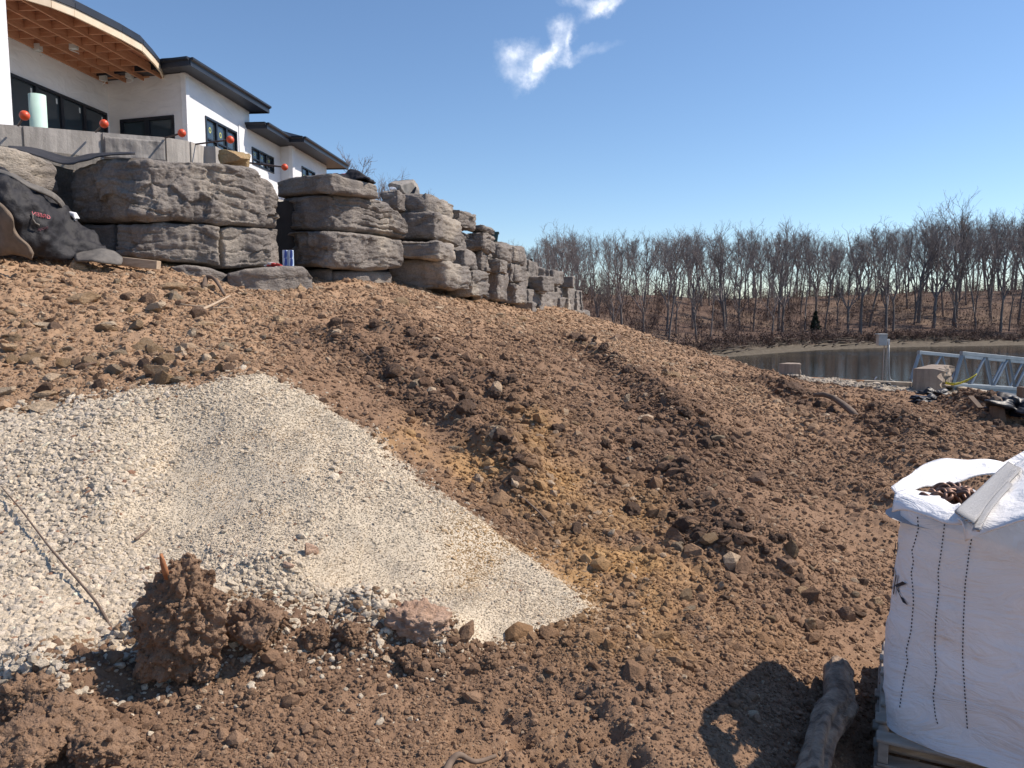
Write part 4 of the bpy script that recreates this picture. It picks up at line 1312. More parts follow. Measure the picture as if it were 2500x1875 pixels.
TI = Matrix.Translation((-twp[5][0], -twp[5][1], -4.4))
for i in range(len(twp) - 1):
    a, b = twp[i], twp[i + 1]
    if np.linalg.norm(b - a) < .12: gap = .035
    else: gap = 0
    d = (b - a) / np.linalg.norm(b - a); nn = np.array([-d[1], d[0], 0]) * .3
    if nn[1] < 0: nn = -nn
    f = -nn * (gap if gap == 0 else -.12)
    m = MB(); dz = [0, 0]
    m.hexa([a + f - (0, 0, 1.7), b + f - (0, 0, 1.7), b + f, a + f, a + nn - (0, 0, 1.7), b + nn - (0, 0, 1.7), b + nn, a + nn])
    o = m.build('wall_panel', M_CONC); o.parent = terr; o.matrix_parent_inverse = TI
# pale terrace floor between this wall and the house
fl = [tuple(p[:2]) for p in twp] + [(-6.0, 30.0), (-13.0, 32.0), (-24.0, 22.0)]
nf = len(fl)
tm = MB(); tm.add([(x, y, 5.32) for x, y in fl] + [(x, y, 4.6) for x, y in fl], [tuple(range(nf)), tuple(range(2 * nf - 1, nf - 1, -1))] + [(i, (i + 1) % nf, nf + (i + 1) % nf, nf + i) for i in range(nf)])
tag(tm.build('terrace', conc_mat('terrace_gravel', (.42, .38, .32, 1), (.52, .48, .42, 1))), kind='structure')
# patched rough area on the face
for (p0, p1) in (((252, 330), (400, 380)),):
    A_, B_ = Pz(p0[0], 324, ZT + .01), Pz(p1[0], 335, ZT + .09)
    d = (B_ - A_) / np.linalg.norm(B_ - A_); nn = np.array([d[1], -d[0], 0]) * .02
    if nn[1] > 0: nn = -nn
    rows = [[A_ + (B_ - A_) * u + nn * (1 + .8 * rng.random()) - (0, 0, .1 + .48 * v) for u in np.linspace(0, 1, 12)] for v in np.linspace(0, 1, 4)]
    o = sheet('mortar_patch', rows, conc_mat('mortar', (.22, .21, .2, 1), (.33, .31, .29, 1)), .03, None, .05, 4, True, 2); o.parent = terr; o.matrix_parent_inverse = TI
M_STEEL = simple('dark_rusty_steel', (.035, .025, .028, 1), (.075, .05, .045, 1), 12, .6, .2)
M_ORANGE = simple('orange_plastic', (.62, .075, .025, 1), (.72, .10, .035, 1), 8, .4, 0)
def ball(c, r, n=14, m=10):
    V = [(c[0] + r * math.sin(math.pi * j / m) * math.cos(2 * math.pi * i / n), c[1] + r * math.sin(math.pi * j / m) * math.sin(2 * math.pi * i / n), c[2] + r * math.cos(math.pi * j / m)) for j in range(m + 1) for i in range(n)]
    return npmesh('cap', V, grid_faces(m + 1, n, True)[:, ::-1], True)
for i, (bx, by, br, rx, ry, dY, lab) in enumerate([
        (60, 282, 11.5, 46, 304, .55, 'steel rod with orange ball cap beside the mint green tube'),
        (254, 302, 10, 236, 320, .55, 'steel rod with orange ball cap below the end of the sliding windows'),
        (444, 325, 9.5, 408, 335, .6, 'steel rod with orange ball cap below the two-light window'),
        (562, 341, 9, 486, 351, .8, 'steel rod with orange ball cap crossing the three-light window'),
        (695, 408, 8, 604, 397, 1.0, 'steel rod with orange ball cap below the rear wing windows')]):
    base = Pz(rx, ry, ZT - .02 + .25 * (rx - 230) / 460) if i < 4 else P(rx, ry, 19.6)
    Yb = base[1] - dY * (.9 if i < 3 else .2)
    c = P(bx, by, Yb)
    e = empty('capped_rod', tuple(base)); tag(e, lab, 'steel rod', 'capped steel rods along the terrace')
    I = Matrix.Translation((-base[0], -base[1], -base[2]))
    inner = base + (base - c) * .12
    o = MB().tube([inner, c], .022, 8).build('rod', M_STEEL, e, True); o.matrix_parent_inverse = I
    o = link('cap', ball(c, br * Yb / F_PX), M_ORANGE, e); o.matrix_parent_inverse = I
# mint green cardboard tube standing on the terrace
tb = P(95, 312, 19.2); tt = P(95, 232, 19.2); rr_ = 18.5 * 19.2 / F_PX
V = []; nn_ = 28
for z, r in ((tb[2] - .5, rr_), (tt[2], rr_), (tt[2], rr_ * .94), (tb[2] - .5, rr_ * .94)):
    V += [(tb[0] + r * math.cos(6.2832 * k / nn_), tb[1] + r * math.sin(6.2832 * k / nn_), z) for k in range(nn_)]
o = link('form_tube', npmesh('form_tube', V, grid_faces(4, nn_, True), True), simple('mint_green_cardboard', (.42, .60, .53, 1), (.50, .66, .60, 1), 3, .7, .05))
tag(o, 'pale mint green round form tube standing upright on the terrace', 'form tube')
# ================================================================== THINGS ALONG THE WALL
M_BLACKCLOTH = simple('black_quilted_cloth', (.005, .005, .008, 1), (.013, .012, .016, 1), 5, .7, .5, 16, .03)
M_GREYCLOTH = simple('grey_cloth_lining', (.09, .085, .08, 1), (.17, .155, .14, 1), 6, .9, .5, 22, .02)
M_REDINK = simple('red_print', (.50, .10, .13, 1), (.62, .17, .20, 1), 30, .7, 0)
M_DIMINK = simple('faded_red_print', (.13, .04, .06, 1), (.18, .06, .08, 1), 30, .7, 0)
M_WHITEPL = simple('white_plastic_film', (.72, .72, .74, 1), (.80, .80, .82, 1), 8, .4, .4, 12, .02)
M_LUMBER = simple('weathered_lumber', (.34, .25, .17, 1), (.50, .39, .28, 1), 4, .85, .4, 30, .006, stretch=(1, 6, 6))

# black insulating blanket slumped against the wall, printed side out
def pxrow(pts): return [P(*q) for q in pts]
bl = sheet('insulated_blanket', [
    pxrow([(-120, 408, 12.3), (-40, 414, 12.2), (20, 422, 12.1), (60, 445, 12.3), (110, 470, 12.6), (150, 498, 12.9), (175, 520, 13.1), (190, 548, 13.2)]),
    pxrow([(-120, 430, 11.9), (-40, 430, 11.75), (15, 432, 11.7), (50, 458, 11.9), (95, 495, 12.1), (140, 530, 12.45), (185, 570, 12.9), (250, 600, 13.1)]),
    pxrow([(-120, 470, 11.7), (-40, 470, 11.5), (10, 470, 11.5), (45, 500, 11.6), (85, 530, 11.85), (130, 560, 12.2), (180, 592, 12.7), (255, 612, 12.95)]),
    pxrow([(-120, 530, 11.8), (-40, 530, 11.6), (20, 535, 11.6), (55, 560, 11.7), (90, 580, 11.9), (130, 600, 12.2), (180, 610, 12.6), (270, 618, 12.85)]),
    pxrow([(-120, 620, 12.0), (-40, 615, 11.9), (30, 612, 11.9), (70, 620, 11.95), (110, 630, 12.1), (150, 634, 12.35), (200, 636, 12.7), (280, 634, 12.85)])],
    M_BLACKCLOTH, .05, None, .16, 5, True, 3, 5.0)
tag(bl, 'black insulated blanket with mirrored red print slumped against the wall at the left edge', 'blanket')
# turned-back edge with grey lining, lying over it
o = sheet('blanket_hem', [
    pxrow([(-120, 400, 12.25), (-20, 412, 12.1), (30, 425, 12.0), (70, 452, 12.1), (110, 462, 12.3), (140, 478, 12.6), (158, 505, 12.9), (166, 540, 13.0)]),
    pxrow([(-120, 410, 12.15), (-20, 420, 12.0), (30, 435, 11.9), (70, 462, 12.0), (105, 474, 12.2), (132, 488, 12.5), (150, 510, 12.8), (160, 545, 12.95)])],
    M_GREYCLOTH, .03, bl, .03, 6, True, 2)
# grey cloth spilling out at the right end
o = sheet('blanket_corner', [
    pxrow([(182, 624, 12.5), (215, 616, 12.6), (250, 608, 12.75), (282, 616, 12.9), (296, 630, 12.9)]),
    pxrow([(182, 632, 12.35), (215, 626, 12.35), (250, 620, 12.4), (280, 630, 12.55), (296, 640, 12.7)]),
    pxrow([(185, 638, 12.3), (220, 642, 12.25), (250, 642, 12.3), (275, 646, 12.45), (294, 648, 12.6)])],
    M_GREYCLOTH, .03, bl, .06, 8, True, 2)
# folded tan mat in front of it at the very edge
o = sheet('foam_mat', [
    pxrow([(-120, 470, 11.6), (-40, 476, 11.3), (0, 492, 11.1), (20, 510, 11.05), (36, 530, 11.1), (33, 556, 11.15), (50, 580, 11.2), (70, 592, 11.25), (84, 618, 11.3)]),
    pxrow([(-120, 620, 11.7), (-40, 622, 11.45), (0, 625, 11.35), (15, 624, 11.25), (26, 620, 11.25), (30, 618, 11.25), (44, 620, 11.3), (62, 624, 11.3), (80, 628, 11.35)])],
    simple('brown_foam_mat', (.10, .075, .055, 1), (.20, .15, .11, 1), 5, .9, .4, 18, .02), .06, None, .03, 9, True, 2)
tag(o, 'curling brown foam mat at the left edge in front of the black blanket', 'mat')

def text_mesh(body, name='lettering'):
    c = bpy.data.curves.new(name, 'FONT'); c.body = body; c.size = 1.0; c.resolution_u = 2
    to = bpy.data.objects.new(name, c); COL.objects.link(to)
    dg = bpy.context.evaluated_depsgraph_get(); dg.update()
    me = bpy.data.meshes.new_from_object(to.evaluated_get(dg)); bpy.data.objects.remove(to); bpy.data.curves.remove(c)
    bm = bmesh.new(); bm.from_mesh(me)
    bmesh.ops.triangulate(bm, faces=bm.faces)
    bm.to_mesh(me); bm.free()
    V = np.array([v.co[:] for v in me.vertices]); V[:, 0] -= V[:, 0].min(); V[:, 0] /= V[:, 0].max(); V[:, 1] -= V[:, 1].min(); V[:, 1] /= V[:, 1].max()
    return me, V
def put_text(body, mapf, mat, name, parent, mirror=False):
    me, V = text_mesh(body)
    u = 1 - V[:, 0] if mirror else V[:, 0]
    Wp = [mapf(a, b) for a, b in zip(u, V[:, 1])]
    for v, w in zip(me.vertices, Wp): v.co = w
    me.name = name
    return link(name, me, mat, parent)
# print on the blanket: find the cloth surface along the line of sight to its photographed place
def ray_on(o, px, py, off=.012):
    me = o.data
    d = Vector(ray(px, py)).normalized()
    ok, loc, nr, idx = o.ray_cast(Vector(CAM), d)
    if not ok: loc = Vector(P(px, py, 11.8))
    return np.array(loc - d * off)
bpy.context.view_layer.update()
put_text('GREEN', lambda u, v: ray_on(bl, 80 + 44 * u - 2 * v, 517 + 10.5 * u * 1.0 - 9.5 * (v - .5) + 3.0, .02), M_REDINK, 'lettering', bl, True)
put_text('XJOO', lambda u, v: ray_on(bl, 91 + 26 * u + 1 * v, 562 - 5.5 * u - 8 * (v - .5), .02), M_DIMINK, 'lettering', bl, False)
pts = [ray_on(bl, a, b, .03) for a, b in [(78, 522), (80, 528), (79, 534), (83, 540), (86, 545), (91, 547), (95, 549), (95, 553), (92, 552)]]
MB().tube(pts, .014, 5).build('cord', M_GREYCLOTH, bl, True)

# white carrier bag tucked behind the blanket
e = sheet('carrier_bag', [
    pxrow([(172, 545, 13.0), (182, 548, 13.0), (194, 560, 13.05), (208, 572, 13.1), (219, 576, 13.15)]),
    pxrow([(170, 556, 12.85), (182, 560, 12.8), (194, 572, 12.85), (208, 582, 12.9), (220, 586, 13.0)]),
    pxrow([(176, 566, 12.8), (186, 572, 12.8), (198, 582, 12.85), (210, 590, 12.9), (221, 594, 12.95)])], M_WHITEPL, .01, None, .05, 12, True, 2)
tag(e, 'white plastic carrier bag tucked behind the black blanket', 'bag')
MB().tube([P(167, 522, 12.95), P(172, 522, 12.9), P(182, 525, 12.9), P(187, 533, 12.9), P(182, 543, 12.9), P(176, 550, 12.9)], [.035, .04, .05, .05, .06, .05], 8).build('handle', M_WHITEPL, e, True)
MB().tube([P(168, 524, 12.95), P(168, 532, 12.95), P(172, 542, 12.95)], [.03, .03, .05], 8).build('handle', M_WHITEPL, e, True)
# timber on the ground
a, b = P(262, 634, 13.0), P(388, 648, 13.05)
o = MB().beam(a + (0, 0, .0), b + (0, 0, .0), .17, .15).build('timber', M_LUMBER, None, False, .008)
tag(o, 'short thick pale timber lying at the foot of the wall beside the blanket', 'timber')

# paint tins on the ledge stone, two stacks
M_TINB = None
def tin_mat():
    t = NT('blue_white_tin')
    g = t.n('ShaderNodeSeparateXYZ'); t.l(t.tc.outputs['Object'], g.inputs[0])
    band = t.math('GREATER_THAN', t.noise(9, 2, .5, stretch=(1, 1, .2)), .6)
    return t.fin(t.mix(band, (.50, .62, .78, 1), (.03, .075, .32, 1)), .4, 0, .5)
M_TIN = tin_mat()
M_TINLID = simple('pale_tin_lid', (.62, .66, .72, 1), (.7, .73, .78, 1), 5, .35, 0, metal=.3)
def tin(c, r, h, label):
    e = empty('tin', tuple(c)); tag(e, label, 'tin', 'blue and white tins on the ledge stone')
    V = []; prof = [(0, r * .97), (.01, r), (h * .9, r), (h * .93, r * 1.03), (h * .955, r * 1.03), (h * .96, r * .97), (h, r * .97)]
    for z, q in prof: V += [(q * math.cos(6.2832 * k / 20), q * math.sin(6.2832 * k / 20), z) for k in range(20)]
    link('body', npmesh('body', V, grid_faces(len(prof), 20, True), True), M_TIN, e)
    V = [(.9 * r * math.cos(6.2832 * k / 20), .9 * r * math.sin(6.2832 * k / 20), h * .985) for k in range(20)] + [(.97 * r * math.cos(6.2832 * k / 20), .97 * r * math.sin(6.2832 * k / 20), h + .004) for k in range(20)]
    me = bpy.data.meshes.new('lid'); me.from_pydata(V, [], [tuple(range(20))] + [(k, (k + 1) % 20, 20 + (k + 1) % 20, 20 + k) for k in range(20)])
    link('lid', me, M_TINLID, e)
for col, (px, nm) in enumerate([(697, 'left'), (711, 'right')]):
    b = P(px, 650, 15.35); hh = 18.6 * 15.35 / F_PX; r = 6.6 * 15.35 / F_PX
    for lev in range(2):
        tin(b + np.array([0, 0, lev * (hh + .006)]), r, hh, '%s tin of the %s-hand stack on the ledge stone' % (['lower', 'upper'][lev], nm))
# red and white plastic bag by the tins
def crumple(name, c, rx, ry, rz, mat, seed, n=3, amp=.35, sharp=True):
    bm = bmesh.new(); bmesh.ops.create_icosphere(bm, subdivisions=n, radius=1)
    V = np.array([v.co[:] for v in bm.verts])
    k = 1 + amp * (fbm3(V * 1.7 + seed * 5.3, 3, seed) * 2)
    V = V * k[:, None] * np.array([rx, ry, rz]); V[:, 2] = np.maximum(V[:, 2], -rz * .55)
    for v, q in zip(bm.verts, V): v.co = q
    me = bpy.data.meshes.new(name); bm.to_mesh(me); bm.free()
    me.polygons.foreach_set('use_smooth', [not sharp] * len(me.polygons))
    o = link(name, me, mat); o.location = tuple(c)
    return o
def redbag_mat():
    t = NT('red_white_film')
    f = t.math('GREATER_THAN', t.noise(7, 2, .5), .5)
    return t.fin(t.mix(f, (.62, .60, .60, 1), (.42, .05, .05, 1)), .4, 0, .5)
o = crumple('plastic_bag', P(668, 648, 15.0) + (0, 0, 0), .16, .12, .055, redbag_mat(), 4, 4, .5)
tag(o, 'small red and white plastic bag crumpled on the ledge stone beside the tins', 'bag')
# yellow rubble stones on top of the wall
M_YSTONE = rock_mat('yellow_sandstone', (.36, .25, .13, 1), (.50, .37, .21, 1), (.42, .24, .12, 1))
def rough_stone(name, c, dims, seed, mat, n=3, amp=.25, rot=(0, 0, 0)):
    bm = bmesh.new(); bmesh.ops.create_icosphere(bm, subdivisions=n, radius=1)
    V = np.array([v.co[:] for v in bm.verts])
    rs = np.random.default_rng(seed)
    # chop with random planes for broken faces
    for _ in range(16):
        d = rs.normal(size=3); d /= np.linalg.norm(d); h = rs.uniform(.36, .72)
        over = V @ d - h
        V = V - np.clip(over, 0, None)[:, None] * d[None]
    V = V * (1 + amp * .5 * fbm3(V * 2.2 + seed, 3, seed))[:, None] * np.array(dims) * 1.5
    for v, q in zip(bm.verts, V): v.co = q
    me = bpy.data.meshes.new(name); bm.to_mesh(me); bm.free()
    me.polygons.foreach_set('use_smooth', [False] * len(me.polygons))
    o = link(name, me, mat); o.location = tuple(c); o.rotation_euler = rot
    return o
for px, py, dm, sd, lab in [(566, 391, (.32, .25, .20), 1, 'left yellow sandstone chunk on top of the wall'), (595, 394, (.20, .22, .21), 2, 'right yellow sandstone chunk on top of the wall')]:
    tag(rough_stone('sandstone_chunk', P(px, py + 2, 15.9), dm, sd, M_YSTONE), lab, 'stone', 'sandstone chunks on the wall')
# heaped dark blanket with red patch
def heap_mat():
    t = NT('dark_blanket_red_patch')
    g = t.n('ShaderNodeSeparateXYZ'); t.l(t.tc.outputs['Object'], g.inputs[0])
    f = t.math('MULTIPLY', t.math('LESS_THAN', g.outputs[0], -.12), t.math('GREATER_THAN', t.math('ADD', g.outputs[2], t.math('MULTIPLY', t.noise(5, 3, .5), .12)), .10))
    t.bump(t.noise(6, 4, .6, dist=1), .6, .06)
    return t.fin(t.mix(f, (.016, .015, .020, 1), (.28, .04, .05, 1)), .75, 0, .3)
c = P(858, 432, 18.0)
rows = []
for v in np.linspace(0, 1, 9):
    rows.append([c + np.array([-.48 + .98 * u, -.35 + .7 * v, .30 * math.sin(math.pi * min(max(v, .02), .98)) * math.sin(math.pi * (u * .92 + .04)) ** .7 * (1.0 - .25 * u) + .05 * math.sin(9 * u + 5 * v) - .10]) for u in np.linspace(0, 1, 15)])
o = sheet('heaped_blanket', [[np.array(q) - c for q in r] for r in rows], heap_mat(), .04, None, .10, 15, True, 2); o.location = tuple(c)
tag(o, 'dark blanket with red patch heaped on top of the wall right of the house', 'blanket')
# broken concrete slab with a black shard on the wall top
M_SLAB = conc_mat('broken_concrete', (.30, .275, .25, 1), (.42, .39, .35, 1))
o = rough_stone('broken_slab', P(984, 466, 21.2), (.33, .3, .26), 9, M_SLAB, 4); tag(o, 'broken pale concrete slab lying on top of the wall', 'concrete chunk')
o = rough_stone('white_scrap', P(962, 461, 21.0), (.10, .1, .07), 18, M_WHITEPL, 3); tag(o, 'small white scrap left of the broken slab', 'scrap')
a, b = P(1006, 472, 21.0), P(1014, 455, 21.0)
m = MB(); m.add([a + (-.05, 0, 0), a + (.06, 0, 0), a + (.06, .05, 0), b + (0, .02, 0), b + (.03, .02, -.03)], [(0, 1, 4, 3), (1, 2, 4), (2, 0, 3, 4), (0, 2, 1)])
tag(m.build('plastic_shard', M_LINER), 'black pointed shard standing right of the broken slab', 'shard')
# teal storage tote on the wall
c = P(1195, 590, 26.8)
e = empty('storage_tote', tuple(c)); tag(e, 'dark teal ribbed plastic tote standing on the wall', 'tote')
M_TEAL = simple('teal_plastic', (.012, .06, .07, 1), (.02, .09, .10, 1), 4, .4, 0)
m = MB(); m.hexa([(-.27, -.2, 0), (.27, -.2, 0), (.27, .2, 0), (-.27, .2, 0), (-.31, -.23, .27), (.31, -.23, .27), (.31, .23, .27), (-.31, .23, .27)])
for k in range(6):
    x = -.24 + k * .096; m.hexa([(x - .02, -.225, .02), (x + .02, -.225, .02), (x + .02, -.2, .02), (x - .02, -.2, .02), (x - .022, -.25, .25), (x + .022, -.25, .25), (x + .022, -.22, .25), (x - .022, -.22, .25)])
m.build('body', M_TEAL, e)
MB().box((-.34, -.26, .272), (.34, .26, .32)).build('lid', M_TEAL, e, False, .01)

# ================================================================== LAKE EDGE ON THE RIGHT
M_OLDTIMBER = simple('orange_brown_timber', (.30, .15, .07, 1), (.42, .24, .12, 1), 4, .9, .3, 20, .01)
M_KERB = conc_mat('pale_concrete_kerb', (.36, .30, .23, 1), (.50, .43, .34, 1))
def kerb(p, q, h, w, mat, name, label, cat):
    a = np.array([*p, 0]); b = np.array([*q, 0]); d = (b - a) / np.linalg.norm(b - a); nn = np.array([-d[1], d[0], 0]) * w
    if nn[1] < 0 and False: nn = -nn
    m = MB(); zt = -.6; L = np.linalg.norm(b - a); k = max(int(L / 2.4), 1)
    e = empty(name, tuple(a[:2]) + (zt - h,)); tag(e, label, cat); I = Matrix.Translation((-a[0], -a[1], -(zt - h)))
    for i in range(k):
        s0 = a + (b - a) * (i / k) + d * .004; s1 = a + (b - a) * ((i + 1) / k) - d * .004
        o = MB().hexa([s0 + (0, 0, zt - h), s1 + (0, 0, zt - h), s1 + (0, 0, zt), s0 + (0, 0, zt), s0 + nn + (0, 0, zt - h), s1 + nn + (0, 0, zt - h), s1 + nn + (0, 0, zt), s0 + nn + (0, 0, zt)]).build('segment', mat, e, False, .012)
        o.matrix_parent_inverse = I
kerb(SEA[0], SEA[1], 1.0, .22, M_OLDTIMBER, 'timber_edging', 'orange-brown timber edging along the water left of the pedestal box', 'edging')
kerb(SEA[1], SEA[2], 1.0, .25, M_KERB, 'concrete_kerb', 'pale concrete kerb along the water behind the pedestal box', 'kerb')
kerb(SEA[2], SEA[3], 1.0, .25, M_KERB, 'concrete_kerb', 'pale concrete kerb hidden behind the big broken block', 'kerb')
kerb(SEA[3], SEA[4] + (SEA[4] - SEA[3]) * .6, 1.0, .3, M_KERB, 'concrete_kerb', 'pale concrete kerb below the gangway at the right edge', 'kerb')

# gravel pad sheet
def pad():
    xs = np.linspace(7, 19, 150); ys = np.linspace(16, 29, 150)
    X, Y = np.meshgrid(xs, ys); x = X.ravel(); y = Y.ravel()
    d, s, w = seg_dist(x, y, PAD, True); ins = np.where(inside(x, y, PAD), d, -d) + .25 * fbm2(x * 2, y * 2, 3, 8)
    z = surf(x, y)[0] + np.clip(ins, -.3, .12) * .5
    F = grid_faces(150, 150); keep = (ins[F] > -.15).any(1)
    F = F[keep]; used = np.unique(F); mp = np.full(len(x), -1); mp[used] = np.arange(len(used))
    return npmesh('gravel_pad', np.stack([x, y, z], 1)[used], mp[F], True)
M_PADG = simple('pale_gravel_fines', (.34, .28, .21, 1), (.48, .41, .32, 1), 9, .95, .7, 40, .03)
tag(link('gravel_pad', pad(), M_PADG), kind='structure')

# big broken concrete block
M_BLOCK = conc_mat('brown_grey_concrete', (.24, .19, .155, 1), (.36, .30, .245, 1))
def broken_block(fl, fr, bl_, br_, ztop, zbot, seed, name, label, rough=.16):
    n = 14; Vc, Fc = _cg[n]
    c = [np.array([*p, 0.0]) for p in (fl, fr, bl_, br_)]
    pos = ((1 - Vc[:, :1]) * (1 - Vc[:, 1:2]) * c[0] + Vc[:, :1] * (1 - Vc[:, 1:2]) * c[1] + (1 - Vc[:, :1]) * Vc[:, 1:2] * c[2] + Vc[:, :1] * Vc[:, 1:2] * c[3])
    pos[:, 2] = zbot + (ztop - zbot) * Vc[:, 2]
    ex = sstep(.72, 1.0, Vc[:, 0]) * (.35 + .65 * Vc[:, 2])
    off = fbm3(pos * 5.5, 4, seed) * rough * 2.2 + (np.abs(fbm3(pos * 9, 2, seed + 1))) * rough
    dr = (c[1] - c[0]) / np.linalg.norm(c[1] - c[0])
    pos += dr[None] * (ex * off)[:, None]; pos[:, 2] += -np.abs(ex * off) * .35
    pos += .008 * np.stack([fbm3(pos * 4, 2, seed + k) for k in range(3)], 1)
    o = link(name, npmesh(name, pos, Fc, False), M_BLOCK); tag(o, label, 'concrete block')
    return o
f0, f1 = Pz(2227, 957, -.7), Pz(2290, 958, -.7)
d_ = f1[:2] - f0[:2]; bk_ = np.array([.16, 1.75])
broken_block(f0[:2], f1[:2], f0[:2] + np.array([1.5, 1.75]), f1[:2] + np.array([1.27, 1.6]), P(2227, 900, f0[1])[2], -.95, 3, 'concrete_block', 'big square concrete block with broken right side standing on the gravel pad')
f0, f1 = Pz(1901, 929, -.66), Pz(1952, 930, -.66)
o = broken_block(f0[:2], f1[:2], f0[:2] + [.48, .6], f1[:2] + [.2, .6], P(1904, 888, f0[1])[2], -.9, 5, 'concrete_block', 'smaller tilted concrete block by the timber edging at the water', .06)
o.location = (0, 0, 0)
# electrical pedestal
base = Pz(2158, 936, -.74); Yp = base[1]
e = empty('electric_pedestal', tuple(base)); tag(e, 'grey electrical box on thin posts standing at the water edge', 'electrical box')
I = Matrix.Translation(-Vector(base))
M_GALV = simple('galvanised_grey', (.27, .29, .30, 1), (.38, .40, .41, 1), 5, .5, .05, metal=.2)
def pp(o): o.parent = e; o.matrix_parent_inverse = I; return o
def pbox(x0, y0, x1, y1, Y, t, name, mat, bev=.006):
    a = P(x0, y1, Y); b = P(x1, y0, Y); return MB().box((a[0], Y, a[2]), (b[0], Y + t, b[2])).build(name, mat, None, False, bev)
pp(pbox(2145, 816, 2167, 844, Yp - .05, .2, 'box', M_GALV, .01)); pp(pbox(2143.5, 815, 2168, 817.5, Yp - .07, .24, 'box_lid', M_GALV))
pp(pbox(2168, 828, 2173, 842, Yp - .02, .12, 'meter', simple('white_meter', (.5, .52, .54, 1), (.6, .62, .64, 1), 4, .4, 0)))
pp(pbox(2155, 844, 2160.5, 940, Yp, .07, 'post', M_GALV)); pp(pbox(2164, 843, 2167, 938, Yp + .02, .05, 'post', M_GALV))
pp(MB().tube([P(2170, 842, Yp), P(2170, 880, Yp), P(2171, 915, Yp), P(2173, 926, Yp - .05), P(2180, 930, Yp - .1), P(2188, 933, Yp - .2)], .022, 8).build('conduit', M_GALV, None, True))
o = MB().tube([P(2136, 934, Yp), P(2136, 926, Yp), P(2139, 921, Yp), P(2141, 921, Yp)], .02, 6).build('pipe_stub', M_WHITEPL, None, True); tag(o, 'short bent white pipe stub left of the electrical box', 'pipe')

# gangway: two aluminium trusses
gw = empty('gangway', tuple(P(2327, 941, 23.0))); tag(gw, 'grey metal gangway with triangulated truss sides leading out over the water', 'gangway')
GI = Matrix.Translation(-Vector(P(2327, 941, 23.0)))
M_ALU = simple('weathered_aluminium', (.20, .235, .27, 1), (.29, .33, .37, 1), 3, .5, .05, metal=.35)
A0 = P(2327, 939, 23.0); A1_ = P(2496, 950, 24.7); gd = (A1_ - A0) / np.linalg.norm(A1_ - A0); upv = np.array([0, 0, 1.0])
offv = P(2224, 930, 25.3) - A0
def gp(o): o.parent = gw; o.matrix_parent_inverse = GI; return o
Hg = .98; pitch_ = 1.22; Lg = 9.8
for side_, of in ((0, np.zeros(3)), (1, offv)):
    b0 = A0 + of
    tp_ = lambda k: b0 + gd * (.36 + k * pitch_) + upv * Hg
    bt_ = lambda k: b0 + gd * (k * pitch_ - .22 if k else 0)
    gp(MB().beam(tp_(0) - gd * .05, tp_(0) + gd * Lg, .10, .11).build('top_chord', M_ALU, None, False, .006))
    gp(MB().beam(b0 - gd * .03, b0 + gd * (Lg + .3), .10, .09).build('bottom_chord', M_ALU, None, False, .006))
    gp(MB().beam(b0 - upv * .16 + gd * .02, b0 - upv * .16 + gd * (Lg + .2), .05, .22).build('side_plate', M_ALU))
    gp(MB().beam(b0 + upv * .04, tp_(0) - upv * .05, .08, .09, (1, 0, 0)).build('end_post', M_ALU, None, False, .005))
    for k in range(8):
        lo = b0 + gd * (.84 + k * pitch_) + upv * .045
        gp(MB().beam(tp_(k) - upv * .055 + gd * .05, lo - gd * .03, .05, .055, (0, 1, 0)).build('diagonal', M_ALU))
        gp(MB().beam(lo + gd * .06, tp_(k + 1) - upv * .055 - gd * .04, .05, .055, (0, 1, 0)).build('diagonal', M_ALU))
m = MB().hexa([A0 - upv * .06, A0 + gd * Lg - upv * .06, A0 + gd * Lg + offv * .97 - upv * .06, A0 + offv * .97 - upv * .06, A0 - upv * .1, A0 + gd * Lg - upv * .1, A0 + gd * Lg + offv * .97 - upv * .1, A0 + offv * .97 - upv * .1])
gp(m.build('deck', M_ALU))
# warning tape
tp0 = [P(2308, 934, 22.8), P(2318, 937, 22.8), P(2330, 938, 22.8), P(2345, 935, 22.85), P(2362, 928, 22.9), P(2376, 920, 22.95), P(2384, 914, 23.0)]
def tapept(u, v): 
    k = u * (len(tp0) - 1); i = min(int(k), len(tp0) - 2); q = tp0[i] + (tp0[i + 1] - tp0[i]) * (k - i)
    return q + np.array([0, -.02 * v, .075 * (v - .5)])
tape = sheet('warning_tape', [[tapept(u, v) for u in np.linspace(0, 1, 13)] for v in (0, 1)], simple('yellow_tape', (.62, .52, .03, 1), (.70, .60, .05, 1), 6, .4, 0), .004, None, 0, 1, True, 1)
tag(tape, 'yellow warning tape with black lettering tied across the gangway', 'tape')
put_text('CAUTION CAUTION', lambda u, v: tuple(tapept(.05 + .9 * u, .2 + .6 * v) + np.array([0, -.02, 0])), simple('black_print', (.01, .01, .01, 1), (.02, .02, .02, 1), 5, .6, 0), 'lettering', tape)
# post at the right edge
o = pbox(2494, 946, 2530, 1000, 20.0, .25, 'mooring_post', simple('dark_wood_post', (.10, .07, .055, 1), (.17, .12, .09, 1), 4, .9, .3)); tag(o, 'dark post cut off by the right edge of the photo below the gangway', 'post')

